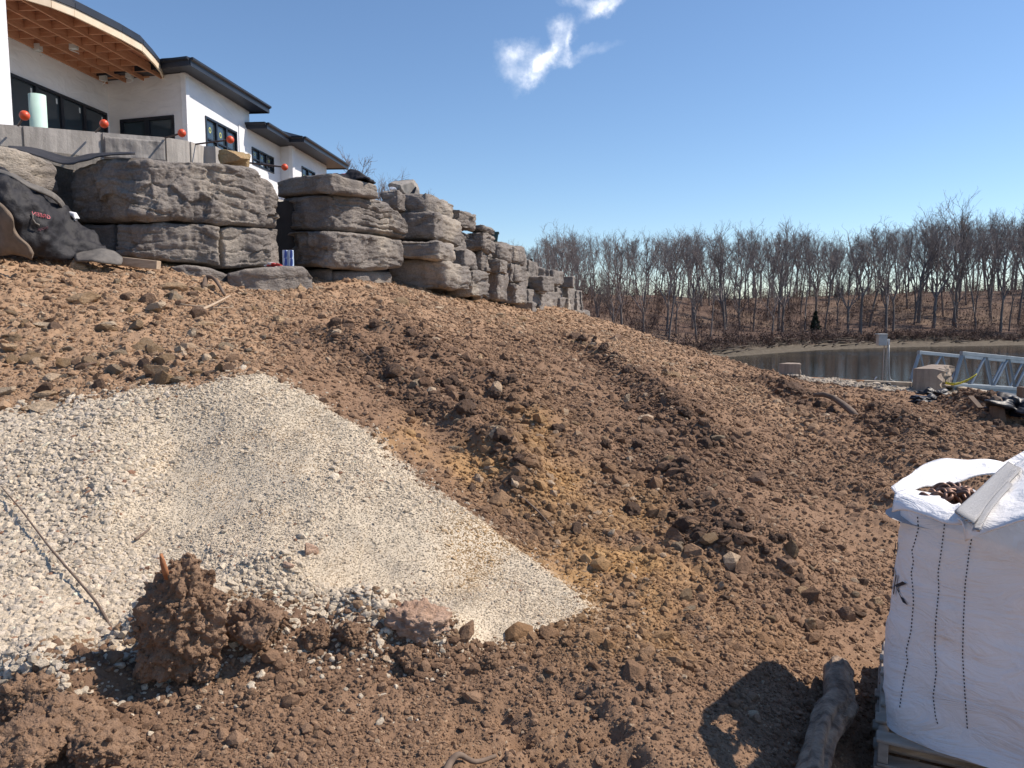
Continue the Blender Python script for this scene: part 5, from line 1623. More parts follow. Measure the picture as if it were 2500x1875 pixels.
# stakes, branch, black plastic scraps on the yard
M_STAKE = simple('dark_weathered_wood', (.11, .075, .055, 1), (.20, .145, .105, 1), 5, .9, .4, 24, .01)
def gpt(px, py, dz=0.0):
    q = G(px, py); return q + (0, 0, dz)
q = gpt(2441, 1015); t_ = P(2426, 967, q[1])
m = MB(); m.tube([q - (0, 0, .1), q + (t_ - q) * .5, q + (t_ - q) * .85, t_], [.115, .12, .11, .03], 7); tag(m.build('broken_stump', M_STAKE), 'short broken wooden stump standing left of the black plastic heap', 'stump')
a = gpt(2394, 1003, .05); b = P(2369, 968, a[1] + .35)
tag(MB().beam(a, b, .10, .03).build('wooden_board', M_STAKE), 'grey board leaning on the gravel below the gangway kerb', 'board')
pts = [gpt(x, y, dz) for x, y, dz in [(1985, 980, .12), (2010, 984, .17), (2035, 992, .16), (2060, 1006, .13), (2080, 1018, .09), (2093, 1024, .04)]]
tag(MB().tube(pts, [.035, .05, .055, .06, .06, .045], 8).build('fallen_branch', M_STAKE, None, True), 'long curved branch lying on the dirt in the middle distance', 'branch')
M_BPL = simple('black_plastic_film', (.005, .005, .008, 1), (.016, .016, .022, 1), 6, .5, .3, 10, .03)
for px, py, rx, sd, lab in [(2163, 949, .26, 3, 'black plastic scrap on the gravel pad below the electrical box'), (2282, 970, .30, 5, 'black plastic scrap in front of the big concrete block'), (2262, 985, .26, 7, 'flattened black plastic scrap nearest to the track prints'),
                           (2476, 1010, .42, 11, 'heap of shiny black plastic film at the right edge')]:
    o = crumple('plastic_scrap', gpt(px, py, rx * .22), rx, rx * .8, rx * .45, M_BPL, sd, 5, .8, False); tag(o, lab, 'plastic', 'black plastic scraps on the yard')
# ================================================================== BULK BAG ON PALLETS
ax = np.array([.893, -.45, 0.0]); bx = np.array([.45, .893, 0.0]); zx = np.array([0, 0, 1.0])
PC0 = np.array([1.665, 3.30, 0.0])       # front left corner of the pallets
Z_G = -.47
M_PALLET = simple('worn_pallet_wood', (.25, .20, .155, 1), (.44, .37, .30, 1), 3, .85, .5, 26, .008, stretch=(1, 4, 8))
def pallet(z, label, shift=0.0):
    e = empty('pallet', tuple(PC0 + (0, 0, z))); tag(e, label, 'pallet', 'pallets under the bulk bag')
    I = Matrix.Translation(-Vector(PC0 + (0, 0, z)))
    W, D = 1.2, 1.16
    o = PC0 + ax * shift
    def board(a0, a1, b0, b1, z0, z1, name):
        c = [o + ax * a + bx * b for a, b in ((a0, b0), (a1, b0), (a1, b1), (a0, b1))]
        q = MB().hexa([p + zx * z0 for p in c] + [p + zx * z1 for p in c]).build(name, M_PALLET, e, False, .004); q.matrix_parent_inverse = I
    for k in range(3):
        a = k * (W - .045) / 2; board(a, a + .045, 0.004, D - .004, z + .0165, z + .1125, 'stringer')
    for k in range(7):
        b = k * (D - .09) / 6; j = rng.uniform(-.012, .012); board(-.004 + j, W + j, b, b + .09, z + .1135, z + .131, 'deck_board')
    for k in range(3):
        b = k * (D - .1) / 2; board(-.002, W, b, b + .1, z, z + .0155, 'bottom_board')
pallet(Z_G, 'lower of the two stacked worn wooden pallets under the white bag'); pallet(Z_G + .132, 'upper of the two stacked worn wooden pallets under the white bag', .012)
ZB = Z_G + .266                          # underside of the bag

def bag_mat():
    t = NT('white_woven_bag')
    w = t.n('ShaderNodeTexWave'); w.inputs['Scale'].default_value = 130; w.inputs['Distortion'].default_value = .4; t.l(t.tc.outputs['Object'], w.inputs['Vector'])
    c = t.mix(t.ramp(t.noise(2.5, 4, .6), [(.3, (0, 0, 0)), (.7, (1, 1, 1))]), (.74, .74, .75, 1), (.84, .84, .85, 1))
    dirt = t.ramp(t.noise(9, 5, .7), [(.60, (0, 0, 0)), (.78, (1, 1, 1))])
    c = t.mix(t.math('MULTIPLY', dirt, .25), c, (.42, .36, .30, 1))
    t.bump(t.math('ADD', t.noise(3.6, 5, .6, dist=1.2, stretch=(1, 1, 2.6)), t.math('MULTIPLY', w.outputs['Fac'], .006)), .55, .06)
    return t.fin(c, .62, 0, .3)
M_BAG = bag_mat()
M_THREAD = simple('black_thread', (.01, .01, .014, 1), (.02, .02, .026, 1), 9, .8, 0)
axb = np.array([.80, -.60, 0.0]); bxb = np.array([.60, .80, 0.0])
BW, BD, BH = 1.12, 1.0, 1.15
BC = PC0 + ax * .012 + bx * .06 + axb * BW / 2 + bxb * BD / 2
def bag_pt(th, t, out=0.0):
    """point of the bag wall: th around (0..1, 0 = middle of the left side, running to the front), t up"""
    a = 2 * math.pi * th + math.pi
    n_ = 8.0 - 4.2 * min(t * 1.6, 1)
    ca, sa = math.cos(a), math.sin(a)
    r = (abs(ca) ** n_ + abs(sa) ** n_) ** (-1 / n_)
    bul = 1 + .035 * math.sin(math.pi * min(t, 1)) - .015 * t + .012 * math.sin(7 * a + 4 * t) * t - .45 * max(0, t - .93) / .07
    wr = .012 * math.sin(26 * t + 3 * math.sin(3 * a)) * math.sin(3 * a + 2) + .014 * math.sin(9 * t + 5 * a)
    R_ = r * bul + wr + out
    z = ZB + BH * t * (.93 + .05 * math.sin(2 * a + .6))
    p = BC + axb * (ca * R_ * BW / 2) + bxb * (sa * R_ * BD / 2)
    return np.array([p[0], p[1], z])
nt, na = 40, 160
V = np.array([[bag_pt(j / na, i / (nt - 1)) for j in range(na)] for i in range(nt)])
# lower hem rests on the boards
P3 = V.reshape(-1, 3)
N_ = (P3 - (BC + zx * 0)); N_[:, 2] = 0; N_ /= np.linalg.norm(N_, axis=1, keepdims=True)
P3 = P3 + N_ * (.045 * fbm3(P3 * np.array([3, 3, 4.5]), 4, 77))[:, None]
bag = empty('bulk_bag', tuple(BC + (0, 0, ZB))); tag(bag, 'big white woven bulk bag with black stitching standing on pallets at lower right', 'bulk bag')
BI = Matrix.Translation(-Vector(BC + (0, 0, ZB)))
def bp(o): o.parent = bag; o.matrix_parent_inverse = BI; return o
ring0 = P3[:na]; cen = np.array([[BC[0], BC[1], ZB + .004]])
Fb = grid_faces(nt, na, True)
me = npmesh('bag_body', np.concatenate([P3, cen]), np.concatenate([Fb, np.array([[j, len(P3), len(P3), (j + 1) % na] for j in range(0)]).reshape(-1, 4).astype(int)]) if False else Fb, True)
body = bp(link('bag_body', me, M_BAG))
bpy.context.view_layer.update()
def on_bag(px, py, off=.006):
    d = Vector(ray(px, py)).normalized()
    ok, loc, nr, idx = body.ray_cast(Vector(CAM), d)
    if not ok: loc = Vector(P(px, py, 3.2))
    return np.array(loc - d * off)
# seams: black dotted stitching down the front
for path in ([(2240, 1262), (2242, 1290), (2234, 1320), (2226, 1345), (2230, 1372), (2224, 1400), (2228, 1430), (2230, 1470), (2224, 1540), (2212, 1590), (2216, 1615), (2208, 1650), (2200, 1700), (2196, 1730)],
             [(2306, 1280), (2300, 1330), (2290, 1400), (2292, 1440), (2284, 1520), (2282, 1580), (2286, 1640), (2278, 1700), (2284, 1750), (2290, 1770)],
             [(2376, 1290), (2366, 1350), (2356, 1430), (2352, 1520), (2350, 1600), (2356, 1700), (2362, 1780)]):
    xs = np.array(path, float); L = np.concatenate([[0], np.cumsum(np.hypot(*np.diff(xs, axis=0).T))])
    m = MB(); s_ = 0
    while s_ < L[-1] - 5:
        a = on_bag(np.interp(s_, L, xs[:, 0]), np.interp(s_, L, xs[:, 1]), .003); b = on_bag(np.interp(s_ + 4.2, L, xs[:, 0]), np.interp(s_ + 4.2, L, xs[:, 1]), .003)
        if np.linalg.norm(a - b) < .05: m.tube([a, b], .0024, 5)
        s_ += 9
    tag(bp(m.build('stitching', M_THREAD)), kind='stuff')
# printed word wrapping round the left edge of the bag and a drop-shaped mark above it
TH0 = .995
def band(u, v): return tuple(bag_pt(.025 + .10 * (u - 1) + .085, .60 - .12 + .16 * v, .012) + 0)
M_INK = simple('black_ink', (.012, .012, .02, 1), (.02, .02, .03, 1), 9, .7, 0)
_ths = np.linspace(-.25, .25, 201); TH_S = float(_ths[np.argmin([proj(*bag_pt(a, .62))[0] for a in _ths])])
def on_left(u, v):
    # u runs along the wall towards the front corner
    th = TH_S - .075 + .135 * u; t = .575 + .085 * v - .02 * u
    q = bag_pt(th, t, .0)
    n = q - BC; n[2] = 0; n /= np.linalg.norm(n)
    f = .045 * fbm3(np.array([q]) * np.array([3, 3, 4.5]), 4, 77)[0]
    return tuple(q + n * (f + .010))
bp(put_text('ROCK', on_left, M_INK, 'lettering', None))
m = MB()
ov = [on_left(.58 + .07 * math.sin(6.283 * k / 16), 1.9 + .30 * math.cos(6.283 * k / 16)) for k in range(16)]
m.add(ov, [tuple(range(16))]); bp(m.build('printed_mark', M_INK))

# top of the bag: cloth sagging round the opening
def top_sheet(name, rows, wob=.02, sd=3, sub=2, mat=None, thick=.008): return bp(sheet(name, rows, mat or M_BAG, thick, None, wob, sd, True, sub))
def tp(px, py, Y): return P(px, py, Y)
top_sheet('top_flap', [      # back flap sloping up to the rear edge, sunlit
    [tp(2176, 1188, 3.42), tp(2225, 1158, 3.75), tp(2262, 1128, 4.15), tp(2330, 1121, 4.2), tp(2400, 1120, 4.15), tp(2440, 1128, 4.05), tp(2475, 1142, 3.95)],
    [tp(2182, 1200, 3.36), tp(2228, 1176, 3.62), tp(2270, 1152, 3.9), tp(2335, 1146, 3.95), tp(2398, 1146, 3.9), tp(2438, 1152, 3.82), tp(2465, 1160, 3.75)],
    [tp(2190, 1216, 3.28), tp(2232, 1196, 3.48), tp(2270, 1186, 3.62), tp(2330, 1182, 3.66), tp(2392, 1166, 3.7), tp(2430, 1160, 3.68), tp(2462, 1165, 3.6)]], .03, 4)
top_sheet('rim_fold', [      # front rim folded outwards
    [tp(2186, 1210, 3.30), tp(2214, 1196, 3.34), tp(2245, 1204, 3.3), tp(2290, 1210, 3.2), tp(2312, 1228, 3.1), tp(2328, 1238, 3.05), tp(2345, 1230, 3.02)],
    [tp(2184, 1228, 3.22), tp(2212, 1216, 3.2), tp(2244, 1224, 3.14), tp(2284, 1230, 3.05), tp(2306, 1248, 2.98), tp(2330, 1258, 2.94), tp(2350, 1252, 2.93)],
    [tp(2182, 1250, 3.24), tp(2204, 1246, 3.16), tp(2238, 1250, 3.06), tp(2276, 1262, 2.99), tp(2300, 1278, 2.94), tp(2330, 1280, 2.91), tp(2352, 1280, 2.9)]], .015, 6)
top_sheet('side_hump', [     # filled right-hand part bulging up to the edge of the picture
    [tp(2330, 1262, 2.95), tp(2360, 1236, 3.1), tp(2400, 1196, 3.3), tp(2440, 1160, 3.5), tp(2480, 1128, 3.6), tp(2560, 1090, 3.6), tp(2680, 1080, 3.5)],
    [tp(2348, 1272, 2.88), tp(2385, 1246, 2.98), tp(2425, 1208, 3.14), tp(2465, 1170, 3.3), tp(2510, 1138, 3.36), tp(2590, 1108, 3.34), tp(2700, 1100, 3.3)],
    [tp(2352, 1290, 2.86), tp(2400, 1262, 2.88), tp(2445, 1226, 2.98), tp(2490, 1196, 3.1), tp(2540, 1170, 3.1), tp(2610, 1150, 3.06), tp(2710, 1140, 3.02)],
    [tp(2356, 1320, 2.87), tp(2410, 1300, 2.84), tp(2460, 1280, 2.82), tp(2510, 1266, 2.78), tp(2560, 1256, 2.74), tp(2620, 1250, 2.72), tp(2720, 1250, 2.72)]], .03, 9)
M_WEB = None
def web_mat():
    t = NT('white_webbing')
    w = t.n('ShaderNodeTexWave'); w.inputs['Scale'].default_value = 46; w.inputs['Distortion'].default_value = 1.5; w.bands_direction = 'DIAGONAL'; t.l(t.tc.outputs['Object'], w.inputs['Vector'])
    t.bump(w.outputs['Fac'], 1.0, .02)
    return t.fin(t.mix(w.outputs['Fac'], (.66, .66, .67, 1), (.86, .86, .87, 1)), .7, 0, .2)
M_WEB = web_mat()
top_sheet('lifting_strap', [[tp(2330, 1252, 2.90), tp(2372, 1214, 3.06), tp(2420, 1168, 3.34), tp(2462, 1130, 3.6)], [tp(2344, 1262, 2.855), tp(2390, 1228, 3.0), tp(2436, 1180, 3.26), tp(2478, 1140, 3.5)], [tp(2376, 1282, 2.81), tp(2412, 1236, 2.93), tp(2452, 1192, 3.12), tp(2496, 1146, 3.34)]], .004, 3, 2, M_WEB)
top_sheet('strap_edge', [[tp(2374, 1296, 2.80), tp(2392, 1262, 2.86), tp(2420, 1222, 2.98), tp(2460, 1180, 3.16)], [tp(2392, 1298, 2.785), tp(2408, 1264, 2.84), tp(2434, 1226, 2.95), tp(2472, 1186, 3.12)]], .004, 5, 2, M_WEB)
# second bag's raised corner behind
o = sheet('bag_flap', [[tp(2440, 1134, 4.3), tp(2470, 1118, 4.35), tp(2510, 1096, 4.4), tp(2580, 1070, 4.4)], [tp(2448, 1160, 4.25), tp(2480, 1150, 4.3), tp(2520, 1140, 4.3), tp(2590, 1130, 4.3)]], M_BAG, .01, bag, .02, 8, True, 2); o.matrix_parent_inverse = BI
# dark inside floor
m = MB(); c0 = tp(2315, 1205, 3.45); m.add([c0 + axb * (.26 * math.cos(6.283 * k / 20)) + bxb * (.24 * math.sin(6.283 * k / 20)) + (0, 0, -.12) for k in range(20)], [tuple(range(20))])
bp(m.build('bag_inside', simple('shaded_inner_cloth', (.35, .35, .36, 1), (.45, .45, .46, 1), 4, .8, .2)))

# rusty chain lying in the opening
M_CHAIN = simple('rusty_chain_steel', (.10, .05, .035, 1), (.24, .14, .10, 1), 14, .5, .3, 40, .004, metal=.5)
def torus_link(c, a, b, r, rot):
    n1, n2 = 18, 8; V = []
    Rm = np.array(Euler(rot).to_matrix())
    for i in range(n1):
        t = 2 * math.pi * i / n1; p = np.array([a * math.cos(t), b * math.sin(t), 0]); q = np.array([math.cos(t), math.sin(t) * a / b, 0]); q /= np.linalg.norm(q)
        for j in range(n2):
            s = 2 * math.pi * j / n2; V.append(Rm @ (p + q * r * math.cos(s) + np.array([0, 0, r * math.sin(s)])) + c)
    Fq = [(i * n2 + j, ((i + 1) % n1) * n2 + j, ((i + 1) % n1) * n2 + (j + 1) % n2, i * n2 + (j + 1) % n2) for i in range(n1) for j in range(n2)]
    return npmesh('link', V, Fq, True)
ch = empty('chain', tuple(tp(2310, 1206, 3.4))); tag(ch, 'rusty chain heaped in the open top of the white bag', 'chain'); CI = Matrix.Translation(-Vector(tp(2310, 1206, 3.4)))
for i in range(26):
    px, py = rng.uniform(2264, 2376), rng.uniform(1186, 1222)
    py = np.clip(py, 1186 + .12 * abs(px - 2310), 1222 - .14 * abs(px - 2330) * .5)
    c = tp(px, py, 3.42 - .35 * (py - 1186) / 40) + (0, 0, -.02)
    o = link('link', torus_link(c, .040, .026, .0085, tuple(rng.uniform(-1.2, 1.2, 3))), M_CHAIN, ch); o.matrix_parent_inverse = CI
pts = [tp(2318, 1184, 3.46), tp(2330, 1194, 3.38), tp(2348, 1204, 3.3), tp(2372, 1198, 3.3)]
o = MB().tube(pts, [.018, .02, .02, .016], 8).build('hook_bar', M_CHAIN, ch, True); o.matrix_parent_inverse = CI

# thick broken log beside the pallets
pts = [G(2038, 1668) + (0, 0, .10), G(2045, 1720) + (0, 0, .10), G(2052, 1770) + (0, 0, .10), G(2020, 1815) + (0, 0, .10), G(1998, 1880) + (0, 0, .09), G(1985, 1960) + (0, 0, .08)]
pts = [Vector(p) for p in pts]
def smooth_path(p, k=4):
    out = []
    for i in range(len(p) - 1):
        p0, p1, p2, p3 = p[max(i - 1, 0)], p[i], p[i + 1], p[min(i + 2, len(p) - 1)]
        for j in range(k):
            t = j / k; out.append(.5 * ((2 * p1) + (p2 - p0) * t + (2 * p0 - 5 * p1 + 4 * p2 - p3) * t * t + (3 * p1 - p0 - 3 * p2 + p3) * t ** 3))
    return out + [p[-1]]
sp = smooth_path(pts, 10); rr = [float(np.interp(i / len(sp), [0, .06, .3, .5, .62, 1], [.058, .074, .070, .080, .066, .060])) for i in range(len(sp))]
m = MB(); m.tube(sp, rr, 40)
Vn = np.array(m.v); nr_ = len(sp); An = np.tile(np.arange(40) * 2 * math.pi / 40, nr_); Sn = np.repeat(np.arange(nr_) * .02, 40)
ctr = np.repeat(np.array([tuple(q) for q in sp]), 40, 0)
pq = np.stack([np.cos(An) * 1.3, np.sin(An) * 1.3, Sn * 4.2], 1)
fac = 1 + .8 * fbm3(pq, 3, 71) + .30 * np.abs(fbm3(np.stack([np.cos(An) * 4, np.sin(An) * 4, Sn * 3], 1), 2, 73)) + .35 * np.clip(noise3(np.stack([np.cos(An), np.sin(An), Sn * 5], 1), 79) - .25, 0, 1)
Vn = ctr + (Vn - ctr) * fac[:, None]; m.v = [tuple(q) for q in Vn]
M_LOG = simple('bare_grey_log', (.10, .062, .042, 1), (.42, .31, .22, 1), 11, .9, 1.0, 22, .03, detail=8)
tag(m.build('log', M_LOG, None, True), 'thick bent barkless log lying in the shade left of the pallets', 'log')

# ================================================================== CLODS, STICKS AND NOTABLE STONES
M_CLOD = simple('soil_clod', four(C_SOIL1), four(C_SOIL2), 7, .97, 1.0, 42, .03)
M_CLODD = simple('dark_soil_clod', four(C_DRK1), four(C_DRK2), 7, .97, 1.0, 42, .03)
M_STONE_TAN = rock_mat('tan_stone', (.36, .24, .14, 1), (.50, .36, .23, 1), (.44, .28, .15, 1))
M_STONE_PALE = rock_mat('pale_stone', (.40, .30, .20, 1), (.54, .43, .31, 1), (.46, .34, .22, 1))
M_STONE_BRN = rock_mat('brown_stone', (.20, .125, .085, 1), (.32, .22, .155, 1), (.25, .17, .12, 1))
M_STONE_PINK = rock_mat('pinkish_sandstone', (.44, .28, .195, 1), (.60, .43, .32, 1), (.54, .39, .29, 1))
def clod_mesh(seed, n=5, amp=.5, dims=(1, 1, 1), profile=None):
    bm = bmesh.new(); bmesh.ops.create_icosphere(bm, subdivisions=n, radius=1)
    V = np.array([v.co[:] for v in bm.verts])
    k = 1 + amp * (.9 * fbm3(V * 1.3 + seed * 3.7, 2, seed) + .75 * np.abs(fbm3(V * 3.2 + seed, 3, seed + 4)) + (.42 * np.abs(fbm3(V * 8, 2, seed + 9)) + .26 * np.abs(fbm3(V * 19, 2, seed + 11))) * min(1, max(0, n - 3) / 2))
    D_ = V.copy()
    V = V * (1 + amp * (.9 * fbm3(V * 1.3 + seed * 3.7, 2, seed) + .35 * np.abs(fbm3(V * 2.6 + seed, 2, seed + 4))))[:, None]
    rs_ = np.random.default_rng(seed)
    for _ in range(10):
        d = rs_.normal(size=3); d /= np.linalg.norm(d); V = V - .8 * np.clip(V @ d - rs_.uniform(.55, .95), 0, None)[:, None] * d[None]
    if profile is not None: V = profile(V)
    V = V * np.array(dims)
    if n > 3:
        m_ = float(np.mean(dims)); q_ = V / m_
        V = V + D_ * (m_ * (.42 * np.abs(fbm3(q_ * 2.4 + seed, 2, seed + 21)) + .26 * np.abs(fbm3(q_ * 6.5 + seed, 2, seed + 23)) + .15 * np.abs(fbm3(q_ * 15, 2, seed + 25)) - .12))[:, None]
    for v, q in zip(bm.verts, V): v.co = q
    me = bpy.data.meshes.new('clod'); bm.to_mesh(me); bm.free()
    me.polygons.foreach_set('use_smooth', [n > 3] * len(me.polygons))
    return me
def put(me, name, px, py, mat, label, cat, group=None, sink=.2, rot=None, scale=1.0, size=.1):
    o = link(name, me, None); o.data = me
    if len(me.materials) == 0: me.materials.append(mat)
    q = G(px, py); o.location = (q[0], q[1], surf(np.array([q[0]]), np.array([q[1]]))[0][0] + size * (1 - 2 * sink) * .5)
    o.rotation_euler = rot if rot is not None else (rng.uniform(-.4, .4), rng.uniform(-.4, .4), rng.uniform(0, 6.28)); o.scale = (scale,) * 3
    tag(o, label, cat, group); return o
# the tall clod with a root, at the foot of the gravel heap
def tall(V):
    z = V[:, 2]; t = (z + 1) / 2
    s = 1.15 - .62 * np.clip(t, 0, 1.2) ** 1.1
    V = V.copy(); V[:, 0] = V[:, 0] * s + .34 * np.clip(t, 0, 1.3) ** 1.3; V[:, 1] *= s
    return V
q = G(430, 1640)
o = link('soil_clod', clod_mesh(12, 6, .50, (.235, .18, .285), tall), M_CLOD); o.location = (q[0] - .01, q[1] + .02, q[2] + .22)
BIGC = [o]
tag(o, 'tall upright brown soil clod with a root stub at the foot of the gravel heap', 'soil clod')
MB().tube([P(408, 1412, q[1] - .05) , P(402, 1390, q[1] - .07), P(396, 1368, q[1] - .08), P(393, 1352, q[1] - .08)], [.012, .014, .012, .007], 8).build('root_stub', simple('orange_root', (.28, .11, .045, 1), (.42, .19, .085, 1), 20, .8, .3, 60, .003), None, True)
rt = bpy.data.objects['root_stub']; rt.parent = o; bpy.context.view_layer.update(); rt.matrix_parent_inverse = o.matrix_world.inverted()
CL = 'big soil clods in the foreground'
for px, py, dm, sd, lab in [
    (620, 1560, (.20, .15, .115), 21, 'broad brown soil clod right of the tall clod'), (1000, 1600, (.075, .06, .05), 22, 'rounded brown clod below the pinkish sandstone'),
    (500, 1640, (.10, .09, .07), 23, 'crumbly clod in front of the tall clod'), (150, 1780, (.16, .13, .10), 24, 'low soil lump in the lower left corner'), (60, 1700, (.12, .10, .07), 25, 'soil lump near the left edge below the gravel'),
    (770, 1560, (.09, .08, .06), 26, 'dark clod between the broad clod and the rounded one'), (860, 1545, (.08, .07, .055), 27, 'clod just left below the pinkish sandstone'), (1190, 1610, (.055, .05, .05), 28, 'small dark round clod right of the rounded clod'),
    (250, 1830, (.14, .12, .09), 29, 'clod at the bottom edge left of centre'), (60, 1850, (.15, .12, .10), 30, 'clod in the very corner at lower left')]:
    o_ = put(clod_mesh(sd, 5, .55, dm), 'soil_clod', px, py, M_CLOD, lab, 'soil clod', CL, .28, None, 1, dm[2] * 2); BIGC.append(o_)
def sandrock(V): return V
o = put(clod_mesh(41, 5, .42, (.20, .13, .11)), 'sandstone_boulder', 1035, 1510, M_STONE_PINK, 'pinkish sandstone boulder half buried at the toe of the gravel heap', 'boulder', None, .46, (0, .25, .3), 1, .2)
# sticks
M_STICKW2 = simple('grey_brown_stick', (.11, .075, .055, 1), (.21, .155, .115, 1), 14, .9, .3, 50, .004)
def stick(pts, r, label, mat=None, lift=.03):
    w = []
    for p in pts:
        q = G(p[0], p[1]); w.append(Vector((q[0], q[1], surf(np.array([q[0]]), np.array([q[1]]))[0][0] + (p[2] if len(p) > 2 else lift))))
    w = smooth_path(w, 4); n = len(w)
    o = MB().tube(w, [r * (1 - .55 * i / n) for i in range(n)], 7).build('stick', mat or M_STICKW2, None, True); tag(o, label, 'stick'); return o
o = stick([(275, 1545, .0), (240, 1500, .035), (200, 1450, .05), (130, 1370, .06), (90, 1310, .06), (55, 1265, .06), (30, 1240, .07), (5, 1212, .06)], .0085, 'long thin branch lying down the left side of the gravel heap')
stick([(330, 1322), (345, 1310), (368, 1290)], .010, 'short brown twig on the gravel above the tall clod')
stick([(1085, 1890), (1098, 1860), (1120, 1844), (1160, 1832), (1210, 1808)], .017, 'bent root lying on the dirt at the bottom edge')
stick([(490, 770, .05), (530, 755, .1), (562, 738, .14)], .022, 'pale dry stick poking out of the rubble slope', M_LUMBER, .05)
stick([(440, 748, .05), (520, 756, .05), (570, 757, .06)], .014, 'thin dry stick lying across the rubble slope', M_LUMBER, .05)
stick([(498, 700, .0), (505, 690, .12), (525, 702, .16), (548, 722, .05)], .05, 'dark root clump below the first base stones', M_STAKE, .05)
stick([(1270, 1215), (1310, 1250), (1350, 1290)], .010, 'thin root across the dark windrow right of the gravel', M_STICKW2)
stick([(905, 890), (880, 860), (870, 840)], .014, 'small twig at the top of the dark bank', M_STICKW2)

# notable stones, each where the photo has it
S_ = 'loose stones of the rubble slope'
def stone_at(px, py, wpx, hpx, mat, label, seed, group=S_, flat=.7):
    q = G(px, py); Y = q[1]; k = Y / F_PX * .5
    w, h = wpx * k, hpx * k
    o = rough_stone('stone', (q[0], q[1], surf(np.array([q[0]]), np.array([q[1]]))[0][0] + h * .35), (w, w * flat, h), seed, mat, 3, .22, (rng.uniform(-.25, .25), rng.uniform(-.25, .25), rng.uniform(-.5, .5)))
    tag(o, label, 'stone', group); return o
for i, (px, py, w, h, m_, lab) in enumerate([
    (388, 912, 60, 52, M_STONE_TAN, 'round tan boulder at the upper edge of the gravel heap'), (190, 652, 58, 32, M_STONE_TAN, 'angular tan stone just below the timber'),
    (374, 755, 64, 32, M_STONE_PALE, 'wide pale stone in the middle of the rubble slope'), (205, 735, 70, 30, M_STONE_TAN, 'long tan slab left of the wide pale stone'),
    (468, 820, 34, 22, M_STONE_PALE, 'bright white chip with a sharp point on the rubble slope'), (440, 856, 30, 22, M_STONE_PALE, 'white wedge stone above the round boulder'),
    (685, 790, 28, 30, M_STONE_TAN, 'rounded tan stone at the right end of the rubble slope'), (418, 702, 54, 28, M_STONE_TAN, 'tan stone below the second base stone of the wall'),
    (728, 838, 44, 20, M_STONE_BRN, 'dark flat stone at the border of the dark bank'), (10, 880, 26, 26, M_STONE_PALE, 'pale stone at the left edge below the blanket'),
    (8, 955, 60, 28, M_STONE_PALE, 'large pale stone at the left edge above the gravel'), (108, 965, 54, 26, M_STONE_TAN, 'brown block stone above the left part of the gravel'),
    (120, 995, 80, 22, M_STONE_PALE, 'row of pale flat stone along the upper edge of the gravel'), (215, 895, 50, 26, M_STONE_BRN, 'brown stone left of the round boulder'), (20, 850, 44, 26, M_STONE_TAN, 'tan stone at the left edge of the slope'),
    (110, 795, 44, 20, M_STONE_PALE, 'greyish flat stone in the left part of the rubble slope'), (270, 795, 46, 20, M_STONE_PALE, 'pale flat stone left of the white chip'), (500, 800, 46, 18, M_STONE_TAN, 'tan stone above the white chip'),
    (520, 870, 30, 24, M_STONE_TAN, 'tan stone right of the white wedge stone'), (600, 885, 22, 20, M_STONE_PALE, 'pale stone right above the peak of the gravel'), (555, 680, 30, 22, M_STONE_PINK, 'pinkish stone against the base of the wall'),
    (670, 750, 24, 18, M_STONE_TAN, 'small tan stone high on the slope right of centre'), (733, 710, 28, 26, M_STONE_TAN, 'pointed tan stone below the tins'), (390, 870, 26, 18, M_STONE_PALE, 'small pale stone above the round boulder'),
    (760, 1360, 42, 46, M_STONE_PINK, 'reddish sandstone standing on the gravel right of the tall clod'), (700, 1395, 30, 20, M_STONE_PINK, 'small reddish stone left of the reddish sandstone'),
    (1530, 985, 18, 44, M_STONE_PALE, 'upright pale stone on the dark bank'), (1603, 1070, 44, 34, M_STONE_BRN, 'brown stone in the dark clods of the bank'), (1855, 1178, 54, 36, M_STONE_BRN, 'dark brown stone at the right of the dark bank'),
    (1640, 1330, 60, 56, M_STONE_BRN, 'big brown boulder in the dark windrow'), (1625, 1340, 24, 42, M_STONE_TAN, 'tan upright stone leaning on the big brown boulder'), (1970, 1520, 46, 32, M_STONE_TAN, 'tan wedge stone left of the bulk bag'),
    (2070, 1500, 44, 40, M_STONE_BRN, 'rounded brown stone near the bulk bag'), (2140, 1470, 34, 36, M_STONE_TAN, 'tan stone just left of the bag'), (1920, 1395, 54, 34, M_STONE_BRN, 'dark stone left above the bag shadow'),
    (1760, 1435, 20, 34, M_STONE_PALE, 'pale stone in the lower dark windrow'), (1955, 1450, 36, 22, M_STONE_TAN, 'tan flat stone in the clods left of the bag'), (1210, 1060, 34, 26, M_STONE_PALE, 'pale stone on the dark bank above the ochre streak'),
    (1490, 1310, 26, 20, M_STONE_PALE, 'pale stone in the ochre soil'), (1170, 885, 26, 24, M_STONE_TAN, 'stone on the upper windrow of the dark bank'), (1500, 830, 34, 22, M_STONE_BRN, 'brown slab near the crest of the bank'),
    (1840, 940, 26, 12, M_STONE_TAN, 'tan stone on the crest of the bank toward the tilted block'), (2045, 1040, 26, 16, M_STONE_BRN, 'brown stone below the long branch'), (1630, 842, 16, 8, M_STONE_PALE, 'white chip on the crest of the ridge')]):
    stone_at(px, py, w, h, m_, lab, 300 + i, S_ if py < 1000 and px < 800 else 'loose stones of the dark bank')
